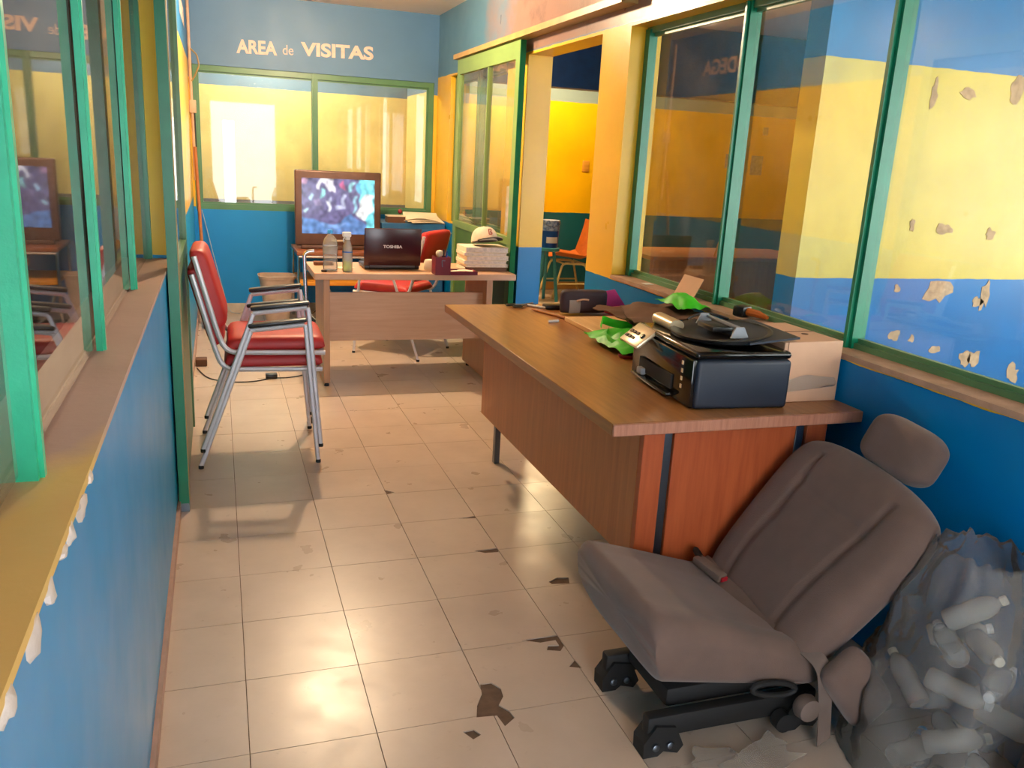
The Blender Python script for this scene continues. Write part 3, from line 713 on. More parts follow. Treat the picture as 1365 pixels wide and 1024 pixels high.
# stack of ledgers with a cap
zc = zt
ledg = [(0.026, 0.0, 0.0, 'brown cardboard folder at the bottom of the ledger stack', 'dcard'), (0.018, 0.004, 0.02, 'thin ledger second from the bottom of the stack', 'pages'), (0.024, -0.004, -0.015, 'ledger third from the bottom of the stack', 'pages'),
        (0.028, 0.006, 0.03, 'thick ledger fourth from the bottom of the stack', 'pages'), (0.022, -0.004, -0.02, 'ledger fifth from the bottom of the stack', 'pages'), (0.034, 0.002, 0.012, 'thick paper pad topmost of the stack, under the cap', 'pages')]
for h, dx, rz, lb, pm in ledg:
    t = thing('ledger', lb, 'book', (1.582 + dx, 3.475, zc), rz * 1.2, 'ledgers stacked on the pale desk')
    MB().box(-0.138, 0.136, -0.105, 0.105, 0.003, h - 0.004).build('pages', M[pm], t, smooth=False)
    MB().rbox(-0.142, 0.140, -0.108, 0.108, 0.0, 0.003, 0.001, 1).build('cover', M['paper' if pm == 'pages' else 'dcard'], t)
    MB().rbox(-0.142, 0.140, -0.108, 0.108, h - 0.004, h - 0.001, 0.001, 1).build('cover', M['paper' if pm == 'pages' else 'dcard'], t)
    MB().box(-0.144, -0.140, -0.106, 0.106, 0.001, h - 0.002).build('spine', M['paper'], t, smooth=False)
    zc += h
cp = thing('baseball_cap', 'cream baseball cap on top of the ledger stack', 'cap', (1.59, 3.46, zc + 0.016), math.radians(-80))
cp.rotation_euler = (0, -0.2, math.radians(-80))
def dome(u, v):
    a = 2 * PI * u; e = v * PI / 2
    return (0.095 * math.cos(a) * math.cos(e) ** 0.7, 0.082 * math.sin(a) * math.cos(e) ** 0.7, 0.012 + 0.092 * math.sin(e) ** 0.9)
MB().sheet(dome, 24, 8, 0.003).build('crown', M['capcloth'], cp)
MB().sheet(lambda u, v: ((0.082 + 0.075 * v) * math.cos((u - .5) * 2.1), (0.078 + 0.02 * v) * math.sin((u - .5) * 2.1) * 1.1, 0.016 + 0.018 * math.cos((u - .5) * 3) * (1 - 0.4 * v)), 14, 5, 0.004).build('brim', M['capcloth'], cp)
MB().lathe([(0.006, 0.104), (0.008, 0.106), (0.004, 0.109)], 10).build('button', M['capcloth'], cp)
MB().lathe([(0.0, 0.014), (0.088, 0.012), (0.088, 0.016), (0.0, 0.018)], 24, None, 0.86).build('lining', M['capdark'], cp)
MB().sheet(lambda u, v: ((0.084 + 0.070 * v) * math.cos((u - .5) * 2.0), (0.076 + 0.02 * v) * math.sin((u - .5) * 2.0) * 1.1, 0.011 + 0.018 * math.cos((u - .5) * 3) * (1 - 0.4 * v)), 14, 5, 0.003).build('brim_underside', M['capdark'], cp)
lm = MB(); lm.tube(bend([(0.091, -0.010, 0.048), (0.084, -0.010, 0.082), (0.083, 0.006, 0.082), (0.086, 0.010, 0.074), (0.088, 0.000, 0.066), (0.089, 0.011, 0.060), (0.091, 0.010, 0.050), (0.091, -0.009, 0.048)], 0.003), 0.0028, 6); lm.build('logo', M['caplogo'], cp)
# small dark things at the left end of the pale desk
o = MB().rbox(-0.06, 0.06, -0.03, 0.03, 0, 0.022, 0.004).build('remote_control', M['dcard']); o.location = (0.585, 3.60, zt); tag(o, 'brown remote control lying behind the water bottle', 'remote control')
o = MB().rbox(-0.05, 0.05, -0.035, 0.035, 0, 0.006, 0.002).build('notepad', M['paper']); o.location = (0.70, 3.45, zt); o.rotation_euler = (0, 0, 0.3); tag(o, 'small paper pad lying behind the spray bottle', 'notepad')
o = MB().lathe([(0.016, 0), (0.018, 0.004), (0.018, 0.012), (0.014, 0.014)], 14).build('bottle_cap', M['black']); o.location = (0.553, 3.285, zt); tag(o, 'dark bottle cap lying by the water bottle', 'bottle cap')

# ------------------------------------------------------------------ television and its stand
st = thing('television_stand', 'brown television stand with chrome legs and yellow lower shelf', 'stand', (0.90, 5.38, 0))
MB().rbox(-0.35, 0.35, -0.27, 0.30, 0.575, 0.605, 0.004).build('top', M['brownwood'], st)
MB().rbox(-0.33, 0.33, -0.28, 0.28, 0.335, 0.365, 0.004).build('shelf', M['ywood'], st)
for sx in (-1, 1):
    for sy in (-1, 1): MB().tube([(0.34 * sx, 0.27 * sy, 0.0), (0.34 * sx, 0.27 * sy, 0.574)], 0.012, 8).build('leg', M['chrome'], st)
MB().tube([(-0.34, -0.272, 0.565), (0.34, -0.272, 0.565)], 0.010, 8).build('rail', M['chrome'], st)
tv = thing('television', 'bronze cased tube television showing a picture', 'television', (0.90, 5.30, 0.606))
MB().rbox(-0.345, 0.345, 0.0, 0.06, 0.03, 0.625, 0.012, 3).build('bezel', M['tvcase'], tv)
hs = MB(); hs.add([(-0.33, 0.06, 0.02), (0.33, 0.06, 0.02), (0.33, 0.06, 0.61), (-0.33, 0.06, 0.61), (-0.2, 0.34, 0.06), (0.2, 0.34, 0.06), (0.2, 0.34, 0.45), (-0.2, 0.34, 0.45)], [(0, 1, 2, 3), (4, 7, 6, 5), (0, 4, 5, 1), (1, 5, 6, 2), (2, 6, 7, 3), (3, 7, 4, 0)])
hs.build('housing', M['black'], tv, smooth=False)
MB().rbox(-0.30, 0.30, -0.012, 0.05, 0.0, 0.032, 0.008, 2).build('foot', M['tvcase'], tv)
MB().rbox(-0.05, 0.05, -0.006, 0.004, 0.062, 0.078, 0.002).build('control_strip', M['silver'], tv)
# picture tube face with its picture (flat image colours on a curved face)
def in_poly(x, y, P):
    c = False; n = len(P)
    for i in range(n):
        (xa, ya), (xb, yb) = P[i], P[(i + 1) % n]
        if (ya > y) != (yb > y) and x < (xb - xa) * (y - ya) / (yb - ya) + xa: c = not c
    return c
PIC = [([(0, 0), (1, 0), (1, 1), (0, 1)], (112, 104, 156)), ([(0, .3), (.15, .28), (.27, .16), (.5, .2), (.68, .38), (.8, .25), (1, .05), (1, 0), (0, 0)], (84, 138, 206)),
       ([(.2, .2), (.3, .12), (.5, .1), (.6, .2), (.5, .18)], (110, 160, 225)), ([(.78, 1), (1, 1), (1, 0), (.9, 0), (.88, .2), (.8, .5)], (96, 232, 246)), ([(.74, .4), (.85, .72), (.98, .72), (.97, .42), (.86, .24)], (250, 255, 255)),
       ([(.2, .8), (.25, 1), (.42, 1), (.46, .86), (.44, .76), (.4, .8), (.36, .78), (.33, .9), (.28, .92), (.23, .78)], (248, 240, 250)), ([(.52, .9), (.56, .97), (.6, .85), (.59, .78), (.54, .83)], (214, 90, 150)),
       ([(.26, .62), (.3, .66), (.31, .8), (.27, .82), (.25, .7)], (140, 226, 226)), ([(.38, .56), (.42, .62), (.45, .45), (.58, .45), (.6, .7), (.55, .72), (.54, .52), (.44, .53), (.4, .7), (.37, .62)], (186, 190, 226)),
       ([(.35, .42), (.38, .42), (.39, .6), (.34, .6)], (236, 236, 250)), ([(.62, .76), (.68, .96), (.74, .96), (.66, .78)], (150, 226, 236)), ([(.7, .4), (.73, .4), (.76, .72), (.72, .72)], (150, 214, 240)),
       ([(.74, .8), (.8, .72), (.82, .95), (.76, .95)], (70, 180, 220)), ([(0, .9), (.08, .9), (.08, 1), (0, 1)], (206, 150, 190)), ([(.02, .42), (.06, .38), (.08, .48), (.04, .46)], (190, 240, 250)), ([(.1, .66), (.14, .6), (.16, .7), (.12, .74)], (170, 214, 240)),
       ([(.16, .5), (.26, .5), (.26, .62), (.18, .62)], (150, 130, 180))]
nx_, ny_ = 160, 118
V = []; Fq = []; C = []
for j in range(ny_ + 1):
    for i in range(nx_ + 1):
        u, v = i / nx_, j / ny_
        V.append((-0.292 + 0.584 * u, -0.001 - 0.010 * (1 - (2 * u - 1) ** 2) * (1 - (2 * v - 1) ** 2), 0.125 + 0.44 * v))
for j in range(ny_):
    for i in range(nx_):
        Fq.append((j * (nx_ + 1) + i, j * (nx_ + 1) + i + 1, (j + 1) * (nx_ + 1) + i + 1, (j + 1) * (nx_ + 1) + i))
        u, v = (i + .5) / nx_, (j + .5) / ny_; uu = u + 0.015 * math.sin(23 * v); vv = v + 0.015 * math.sin(19 * u); c = (0, 0, 0)
        for P, col in PIC:
            if in_poly(uu, vv, P): c = col
        C.append(lin(c))
CC = []
for j in range(ny_):
    for i in range(nx_):
        acc = [0.0, 0.0, 0.0]; n_ = 0
        for dj in (-2, -1, 0, 1, 2):
            for di in (-2, -1, 0, 1, 2):
                if 0 <= i + di < nx_ and 0 <= j + dj < ny_:
                    c = C[(j + dj) * nx_ + i + di]; n_ += 1
                    for q in range(3): acc[q] += c[q]
        acc = [a / n_ for a in acc]; g = sum(acc) / 3
        w = 0.85 + 0.5 * noise.noise(Vector((i * 0.11, j * 0.11, 0.5)))
        CC.append(tuple((g + (a - g) * 0.82) * w for a in acc) + (1.0,))
C = CC
me = bpy.data.meshes.new('picture_tube'); me.from_pydata(V, [], Fq); at = me.color_attributes.new('picture', 'FLOAT_COLOR', 'CORNER')
for p in me.polygons:
    for li in p.loop_indices: at.data[li].color = C[p.index]
sm = bpy.data.materials.new('tv_picture'); sm.use_nodes = True; nt = sm.node_tree; b = nt.nodes['Principled BSDF']
va = nt.nodes.new('ShaderNodeVertexColor'); va.layer_name = 'picture'; nt.links.new(va.outputs[0], b.inputs['Emission Color']); b.inputs['Emission Strength'].default_value = 1.05
b.inputs['Base Color'].default_value = (0.01, 0.01, 0.012, 1); b.inputs['Roughness'].default_value = 0.2
me.materials.append(sm); ob = bpy.data.objects.new('picture_tube', me); COL.objects.link(ob); ob.parent = tv

# ------------------------------------------------------------------ corner behind the desk
cb = thing('low_cabinet', 'low blue cabinet in the corner by the end window', 'cabinet', (1.50, 5.5, 0))
MB().rbox(-0.24, 0.30, -0.18, 0.27, 0.04, 0.83, 0.004, 1).build('body', M['bluecab'], cb)
MB().rbox(-0.225, 0.03, -0.192, -0.181, 0.07, 0.78, 0.003, 1).build('door', M['bluecab'], cb); MB().rbox(0.035, 0.29, -0.192, -0.181, 0.07, 0.78, 0.003, 1).build('door', M['bluecab'], cb)
for sx in (-0.2, 0.26):
    for sy in (-0.15, 0.24): MB().box(sx - .015, sx + .015, sy - .015, sy + .015, 0, 0.04).build('foot', M['rubber'], cb, smooth=False)
bx = thing('storage_box', 'dark brown box with pale rim on the low blue cabinet', 'box', (1.39, 5.42, 0.83))
slab([-0.075, -0.068, 0.068, 0.075], [-0.06, -0.053, 0.053, 0.06], {(1, 1)}, lambda u, v, k: (u, v, 0.0 if k == 0 else 0.05)).build('sides', M['dcard'], bx, smooth=False)
MB().box(-0.068, 0.068, -0.053, 0.053, 0.0, 0.004).build('bottom', M['dcard'], bx, smooth=False)
slab([-0.078, -0.066, 0.066, 0.078], [-0.063, -0.051, 0.051, 0.063], {(1, 1)}, lambda u, v, k: (u, v, 0.0505 if k == 0 else 0.058)).build('rim', M['paper'], bx, smooth=False)
for k in range(3):
    o = MB().sheet(lambda u, v, k=k: ((u - .5) * 0.29, (v - .5) * 0.26, 0.004 + 0.055 * v + (0.004 + 0.010 * k) * math.sin(PI * u) * (1 - v)), 10, 8, 0.003).build('paper_sheet', M['paper']); o.location = (1.64 - 0.012 * k, 5.44 + 0.01 * k, 0.834 + 0.006 * k); o.rotation_euler = (0, 0, 0.12 - 0.14 * k)
    tag(o, ['lowest', 'middle', 'uppermost'][k] + ' of the loose papers on the low blue cabinet', 'paper', 'loose papers on the cabinet')
o = thing('figurine', 'small red and green figurine under the end window', 'figurine', (1.47, 5.62, 0.83))
MB().lathe([(0.022, 0), (0.026, 0.02), (0.018, 0.045), (0.010, 0.055)], 12).build('body', M['dgreen'], o); MB().lathe([(0.006, 0.056), (0.018, 0.066), (0.020, 0.08), (0.012, 0.094), (0.002, 0.098)], 12).build('head', M['dred'], o)
o = MB().rbox(-0.06, 0.06, -0.015, 0.015, 0, 0.05, 0.004).build('card_box', M['dcard']); o.location = (1.62, 5.66, 0.83); tag(o, 'small brown box under the end window beside the figurine', 'box')

wb_ = thing('waste_bin', 'beige plastic waste bin by the blue end wall', 'bin', (0.40, 5.25, 0))
wb_.scale = (0.94, 0.94, 1.0)
def sq(w, z, n=24):
    return [(w * math.copysign(abs(math.cos(a)) ** 0.45, math.cos(a)), w * 0.85 * math.copysign(abs(math.sin(a)) ** 0.45, math.sin(a)), z) for a in [2 * PI * k / n + 0.01 for k in range(n)]]
rings = [sq(0.095, 0.0), sq(0.145, 0.37), sq(0.15, 0.372), sq(0.158, 0.40), sq(0.15, 0.402), sq(0.138, 0.36), sq(0.09, 0.006)]
mb = MB(); n = 24; mb.add([v for r_ in rings for v in r_], [(i * n + k, i * n + (k + 1) % n, (i + 1) * n + (k + 1) % n, (i + 1) * n + k) for i in range(6) for k in range(n)] + [tuple(range(n)), tuple(6 * n + k for k in range(n))])
mb.build('bucket', M['bin'], wb_)
o = MB().tube([(-0.185, 5.62, 1.36), (-0.150, 5.30, 0.30), (-0.145, 5.18, 0.02)], 0.013, 8).build('stick', M['broom']); bs = thing('broom', 'brown wooden broom leaning in the corner behind the red chairs', 'broom', (-0.145, 5.18, 0)); o.parent = bs; o.matrix_parent_inverse = Matrix.Translation((0.145, -5.18, 0)); o.name = 'broomstick'
MB().rbox(-0.02, 0.02, -0.13, 0.13, 0.0, 0.06, 0.01).build('brush', M['dcard'], bs)
o = MB().tube([(-0.155, 5.775, 0.86), (-0.08, 5.77, 0.50), (0.0, 5.765, 0.14), (0.02, 5.76, 0.05), (0.05, 5.74, 0.006), (0.12, 5.66, 0.006)], 0.0035, 6).build('wire', M['wire']); tag(o, 'pale wire hanging down the blue end wall', 'wire')
cd = thing('conduit', 'peach painted conduit pipe with a loose cable loop in the far corner', 'pipe', (-0.195, 5.70, 0))
MB().tube([(0, 0, 1.10), (0, 0, 1.62)], 0.012, 8).build('pipe', M['peach'], cd); MB().tube([(-0.004, 0, 1.72), (-0.006, 0, 2.5)], 0.012, 8).build('pipe', M['peach'], cd)
MB().rbox(-0.022, 0.03, -0.03, 0.03, 1.62, 1.72, 0.006).build('junction_box', M['peach'], cd)
MB().tube(bend([(0.006, -0.01, 2.10), (0.05, -0.02, 2.06), (0.065, -0.03, 1.98), (0.03, -0.02, 1.90), (0.004, -0.01, 1.86)], 0.02), 0.006, 6).build('cable_loop', M['railtan'], cd)
MB().tube([(0.016, -0.012, 1.64), (0.02, -0.012, 1.30), (0.012, -0.012, 1.0), (0.01, -0.02, 0.86)], 0.005, 6).build('cable', M['blackwire'], cd)
# cables on the floor
def cable(pts, lb, m='blackwire', r=0.004, name='cable'):
    P = [Vector(p) for p in pts]; out = []
    for i in range(len(P) - 1):
        p0, p1, p2, p3 = P[max(i - 1, 0)], P[i], P[i + 1], P[min(i + 2, len(P) - 1)]
        for k in range(6):
            t = k / 6; out.append(0.5 * ((2 * p1) + (p2 - p0) * t + (2 * p0 - 5 * p1 + 4 * p2 - p3) * t * t + (3 * p1 - p0 - 3 * p2 + p3) * t ** 3))
    out.append(P[-1])
    o = MB().tube(out, r, 6).build(name, M[m]); tag(o, lb, 'cable'); return o
fc = cable([(-0.19, 3.80, 0.005), (-0.12, 3.55, 0.005), (0.0, 3.44, 0.005), (0.14, 3.43, 0.005), (0.25, 3.49, 0.005), (0.36, 3.50, 0.005), (0.46, 3.57, 0.005), (0.50, 3.75, 0.005)], 'thin dark cable on the floor between chairs and pale desk', r=0.0035)
o = MB().rbox(-0.035, 0.035, -0.025, 0.025, 0, 0.03, 0.005).build('cable_plug', M['black']); o.location = (0.252, 3.51, 0.001); tag(o, 'black plug on the cable under the red chairs', 'plug')
o = MB().rbox(-0.035, 0.035, -0.045, 0.045, 0, 0.045, 0.005).build('power_adapter', M['dcard']); o.location = (-0.165, 3.90, 0.001); tag(o, 'dark power adapter on the floor by the green door', 'adapter')
cable([(0.56, 5.1, 0.33), (0.60, 5.0, 0.2), (0.66, 5.05, 0.12), (0.72, 5.0, 0.2), (0.70, 5.1, 0.05), (0.62, 5.2, 0.01), (0.75, 5.25, 0.01)], 'tangled black cable hanging under the television stand')
cable([(0.58, 5.05, 0.28), (0.66, 4.98, 0.10), (0.80, 5.0, 0.06), (0.86, 5.1, 0.16), (0.80, 5.2, 0.32)], 'pale loop of cable under the television stand', 'wire')
o = MB().rbox(-0.14, 0.14, -0.035, 0.035, 0, 0.05, 0.006).build('power_strip', M['black']); o.location = (0.68, 5.22, 0.0); tag(o, 'black power strip on the floor under the television stand', 'power strip')
cn = thing('walking_cane', 'silver metal cane with bent handle between red chairs and pale desk', 'cane', (0.392, 2.56, 0))
MB().tube(bend([(0.0, 0, 0.012), (-0.010, 0, 0.60), (-0.020, 0, 0.90), (0.03, 0, 0.906)], 0.03), 0.010, 10).build('shaft', M['chrome'], cn)
MB().lathe([(0.015, 0), (0.015, 0.03), (0.011, 0.034)], 10).build('rubber_tip', M['rubber'], cn)

# ------------------------------------------------------------------ items on the walnut desk
zd = 0.72
pr = thing('printer', 'black inkjet printer with silver control panel at the end of the walnut desk', 'printer', (1.44, 0.488, zd), math.radians(-4.5))
hb = MB(); hb.rbox(-0.145, 0.165, -0.232, 0.232, 0.0, 0.150, 0.014, 3).build('body', M['navy'], pr)
MB().rbox(-0.158, -0.1455, -0.226, 0.226, 0.004, 0.150, 0.004, 2).build('front_face', M['gblack'], pr)
MB().box(-0.164, -0.1585, -0.10, 0.15, 0.03, 0.075).build('paper_slot', M['rubber'], pr, smooth=False)
MB().rbox(-0.185, -0.1585, -0.12, 0.17, 0.012, 0.022, 0.003).build('output_tray', M['gblack'], pr)
MB().rbox(-0.180, -0.160, 0.095, 0.135, 0.0225, 0.045, 0.005).build('tray_stop', M['greypl'], pr)
for k in range(4): MB().box(-0.1600, -0.1581, -0.165, -0.155, 0.05 + 0.024 * k, 0.062 + 0.024 * k).build('indicator', M['silver'], pr, smooth=False)
MB().rbox(-0.150, 0.163, -0.228, 0.228, 0.151, 0.174, 0.010, 3).build('scanner_lid', M['gblack'], pr)
mxp = Matrix.Translation((-0.172, 0.155, 0.142)) @ Matrix.Rotation(math.radians(-38), 4, 'Y')
cpn = MB().rbox(-0.045, 0.045, -0.075, 0.075, -0.006, 0.008, 0.006, 2, mxp).build('control_panel', M['silver'], pr)
for k in range(3):
    for q in range(2): MB().rbox(-0.006, 0.006, -0.010, 0.010, 0.0081, 0.0115, 0.002, 1, mxp @ Matrix.Translation((-0.02 + 0.022 * q, 0.05 - 0.026 * k, 0))).build('button', M['gblack'], cpn)
MB().lathe([(0.010, 0.0081), (0.010, 0.012), (0.008, 0.013)], 14, mxp @ Matrix.Translation((0.0, -0.045, 0))).build('button', M['gblack'], cpn)
MB().tube([(-0.075, 0.08, 0.190), (-0.075, 0.225, 0.190)], 0.026, 16, ry=0.02).build('lid_roll', M['silver'], pr)
mxo = Matrix.Translation((0.03, -0.02, 0.186)) @ Matrix.Rotation(math.radians(-5), 4, 'Y') @ Matrix.Rotation(0.1, 4, 'Z')
MB().lathe([(0.02, -0.008), (0.125, -0.008), (0.15, 0.004), (0.152, 0.014), (0.142, 0.016), (0.120, 0.004), (0.02, 0.002)], 32, mxo, 1.15).build('feeder_dish', M['black'], pr)
MB().sheet(lambda u, v: (0.03 + 0.165 * u, -0.205 + 0.30 * v, 0.193 + 0.018 * u), 6, 6, 0.006).build('feeder_flap', M['navy'], pr)
MB().rbox(-0.02, 0.05, -0.06, 0.05, 0.199, 0.216, 0.004, 2).build('feeder_block', M['black'], pr)
for yy in (-0.135, 0.10):
    MB().prism([(-0.03, 0), (0.03, 0), (0.012, 0.034), (-0.014, 0.034)], 0.006, Matrix.Translation((0.03 - 0.0, yy, 0.197)) @ Matrix.Rotation(PI / 2, 4, 'X')).build('paper_guide', M['greypl'], pr, smooth=False)
MB().rbox(0.035, 0.05, -0.13, 0.10, 0.2161, 0.226, 0.003).build('guide_bar', M['greypl'], pr)
MB().tube(arc((-0.02, 0.12, 0.205), (0.05, 0.17, 0.235), (0.12, 0.10, 0.21), 8), 0.004, 6).build('wire_loop', M['black'], pr)

cbx = thing('cardboard_box', 'tan cardboard box beside the printer against the wall', 'box', (1.70, 0.45, zd))
MB().rbox(-0.108, 0.108, -0.15, 0.15, 0.0, 0.192, 0.002, 1).build('carton', M['card'], cbx)
MB().box(-0.1095, 0.1095, -0.0015, 0.0015, 0.1921, 0.1935).build('flap_seam', M['dcard'], cbx, smooth=False)
MB().box(-0.096, -0.0945, -0.1515, -0.1501, 0.0, 0.192).build('side_seam', M['dcard'], cbx, smooth=False)
MB().sheet(lambda u, v: (-0.08 + 0.17 * u, -0.1525 - 0.012 * u * math.sin(PI * v), 0.035 + 0.05 * v * (1 - 0.7 * abs(u - .35)) + 0.012 * u), 10, 6, 0.0012).build('torn_tape', M['bagfilm'], cbx)
MB().lathe([(0.010, 0.1921), (0.012, 0.1935), (0.006, 0.1945)], 10, Matrix.Translation((0.045, -0.04, 0))).build('dent_mark', M['dcard'], cbx)

bd = MB().rbox(-0.195, 0.195, -0.33, 0.33, 0, 0.02, 0.002, 1).build('wooden_board', M['tanboard']); bd.location = (1.612, 1.30, zd); tag(bd, 'tan wooden board lying flat on the walnut desk behind the printer', 'board')
pc = thing('document_pouch', 'dark zip pouch standing at the far end of the walnut desk', 'pouch', (1.578, 1.80, zd))
MB().pillow(0.235, 0.112, 0.03, 0.03, 16, 12, 0.05, pw=8, mx=Matrix.Translation((0, 0, 0.058)) @ Matrix.Rotation(PI / 2, 4, 'X')).build('body', M['darkcloth'], pc)
MB().tube([(-0.10, 0, 0.106), (0.0, 0, 0.109), (0.10, 0, 0.106)], 0.005, 6).build('zip_edge', M['dcard'], pc)
MB().sheet(lambda u, v: (-0.085 + 0.055 * u, -0.034 - 0.004 * math.sin(3 * v), 0.01 + 0.06 * v), 5, 6, 0.002).build('plastic_pocket', M['milky'], pc)
MB().tube(arc((-0.05, -0.036, 0.066), (-0.02, -0.04, 0.078), (0.01, -0.036, 0.07), 6), 0.005, 6).build('cord', M['card'], pc)
o = MB().prism([(-0.02, 0), (0.13, 0.0), (0.05, 0.11), (-0.01, 0.10)], 0.003, Matrix.Translation((1.69, 1.80, zd + 0.004)) @ Matrix.Rotation(PI / 2 - 0.12, 4, 'X')).build('folded_card', M['pink'], smooth=False); tag(o, 'bright pink folded card beside the dark pouch', 'card')
o = MB().rbox(-0.07, 0.07, -0.10, 0.10, 0, 0.03, 0.006).build('notebook', M['dred']); o.location = (1.735, 1.62, zd + 0.021); o.rotation_euler = (0, 0, 0.3); tag(o, 'dark red notebook on the tan board', 'notebook')
# torn pieces of brown card
def sheet_thing(name, lb, cat, m, c, w, h, rz, amp, seed, th=0.004, tilt=0.0, nu=14, nv=12, ragged=0.0, group=None):
    def fn(u, v):
        x, y = (u - .5) * w, (v - .5) * h
        k = 1 + ragged * noise.noise(Vector((math.cos(6.28 * u) * 1.3 + seed, math.sin(6.28 * v) * 1.3, seed)))
        return (x * k, y * k, amp * (0.5 + 0.7 * noise.noise(Vector((x * 9 + seed, y * 9, seed)))) + tilt * x)
    o = MB().sheet(fn, nu, nv, th).build(name, m); o.location = c; o.rotation_euler = (0, 0, rz); tag(o, lb, cat, group); return o
sheet_thing('card_flap', 'torn brown cardboard flap behind the printer, under another', 'cardboard', M['dcard'], (1.66, 1.36, zd + 0.062), 0.29, 0.40, 0.12, 0.035, 3.1, ragged=0.16)
sheet_thing('card_flap', 'torn brown cardboard flap lying on top near the window sill', 'cardboard', M['dcard'], (1.655, 1.20, zd + 0.10), 0.29, 0.38, -0.3, 0.035, 7.7, ragged=0.18, tilt=0.12)
# green carrier bag spilling out on both sides of the card
gb = thing('carrier_bag', 'crumpled lime green plastic bag half under brown card on the walnut desk', 'bag', (1.52, 1.08, zd))
def bagfn(u, v):
    a, b2 = (u - .5), (v - .5)
    x = 0.30 * a; y = 0.36 * b2; e = (1 - (2 * abs(a)) ** 3) * (1 - (2 * abs(b2)) ** 3)
    return (x - 0.02, y, 0.024 + e * (0.035 + 0.03 * noise.noise(Vector((x * 14, y * 14, 1.0)))) + 0.012 * noise.noise(Vector((x * 30, y * 30, 4.0))))
MB().sheet(bagfn, 26, 26, 0.002).build('body', M['lime'], gb)
def handle(pts, w):
    P = bend(pts, 0.03, 5); k = len(P) - 1
    return MB().sheet(lambda u, v: P[round(u * k)] + Vector((0.0, 0.0, (v - .5) * w)) + Vector((0.3, 0.2, 0)) * ((v - .5) * w), k, 3, 0.0015)
handle([(-0.10, 0.10, 0.05), (-0.15, 0.02, 0.04), (-0.15, -0.06, 0.03), (-0.10, -0.14, 0.045), (-0.02, -0.16, 0.05)], 0.028).build('handle', M['lime'], gb)
handle([(-0.12, 0.12, 0.07), (-0.11, 0.16, 0.085), (-0.04, 0.19, 0.06), (0.04, 0.17, 0.05)], 0.03).build('handle', M['lime'], gb)
o = MB().sheet(lambda u, v: (1.75 + 0.13 * (u - .5), 1.20 + 0.22 * (v - .5), 0.872 + 0.045 * math.sin(PI * u) * math.sin(PI * v) + 0.015 * noise.noise(Vector((u * 4, v * 4, 2)))), 14, 14, 0.002).build('plastic_wrap', M['lime']); tag(o, 'bunched green plastic on brown card close to the window sill', 'plastic wrap')
o = MB().lathe([(0.045, 0), (0.05, 0.006), (0.05, 0.012), (0.035, 0.014)], 20, None, 0.8).build('coaster', M['dred']); o.location = (1.40, 0.93, zd); tag(o, 'dark red round coaster under the green bag, next to printer', 'coaster')
# small things at the far edge
kn = thing('scissors', 'pair of scissors lying at the far edge of the walnut desk', 'scissors', (1.375, 2.01, zd), 0.4)
MB().tube([(-0.06, 0.02, 0.006), (0.05, -0.012, 0.006)], [0.006, 0.003], 6).build('blade', M['steel'], kn); MB().tube([(-0.06, -0.02, 0.010), (0.05, 0.012, 0.010)], [0.006, 0.003], 6).build('blade', M['steel'], kn)
for sy in (-1, 1):
    pts = [(-0.085 + 0.025 * math.cos(a), sy * 0.026 + 0.016 * math.sin(a), 0.008) for a in [2 * PI * k / 12 for k in range(13)]]
    MB().tube(pts, 0.004, 6).build('finger_ring', M['blackwire'], kn)
for k, (x, y, rz, ln, mm, lb) in enumerate(((1.405, 1.96, 2.2, 0.13, 'white', 'white pen lying near the scissors on the walnut desk'), (1.395, 1.78, 1.9, 0.24, 'broom', 'long brown ruler stick lying along the walnut desk edge'), (1.355, 1.60, 0.2, 0.055, 'white', 'short white lighter lying alone on the walnut desk'))):
    o = MB().tube([(-ln / 2, 0, 0.006), (ln * 0.42, 0, 0.006), (ln / 2, 0, 0.006)], [0.006, 0.006, 0.002], 8).build(['pen', 'ruler_stick', 'lighter'][k], M[mm]); o.location = (x, y, zd); o.rotation_euler = (0, 0, rz); tag(o, lb, ['pen', 'stick', 'lighter'][k])
o = MB().rbox(-0.045, 0.045, -0.03, 0.03, 0, 0.022, 0.006).build('phone_charger', M['black']); o.location = (1.478, 1.93, zd); tag(o, 'small black box beside the dark pouch at the desk edge', 'charger')
# things on the right sill
o = MB().sheet(lambda u, v: (1.845 + 0.045 * v, 1.36 + 0.16 * (u - .5), 0.874 + 0.085 * v), 4, 4, 0.003).build('card_piece', M['card']); tag(o, 'square of tan card leaning on the window frame above the sill', 'card')
pl = thing('plug_adapter', 'black and orange plug lying on the window sill by the cardboard box', 'plug', (1.86, 0.90, 0.873), 0.4)
MB().rbox(-0.03, 0.03, 0.0, 0.05, 0, 0.04, 0.008).build('body', M['black'], pl); MB().tube([(0, 0, 0.02), (0.0, -0.05, 0.018), (-0.005, -0.09, 0.012)], [0.016, 0.014, 0.007], 8).build('sleeve', M['orange'], pl)
o = MB().box(-0.02, 0.02, -0.025, 0.025, 0, 0.002).build('sticker_card', M['white'], smooth=False); o.location = (1.862, 1.72, 0.873); tag(o, 'tiny white card lying on the dusty window sill', 'card')

# ------------------------------------------------------------------ car seat on the floor
cs = thing('car_seat', 'grey brown fabric car seat taken out of a vehicle, on the floor', 'car seat', (1.30, -0.06, 0))
O = Vector((1.30, -0.06, 0))
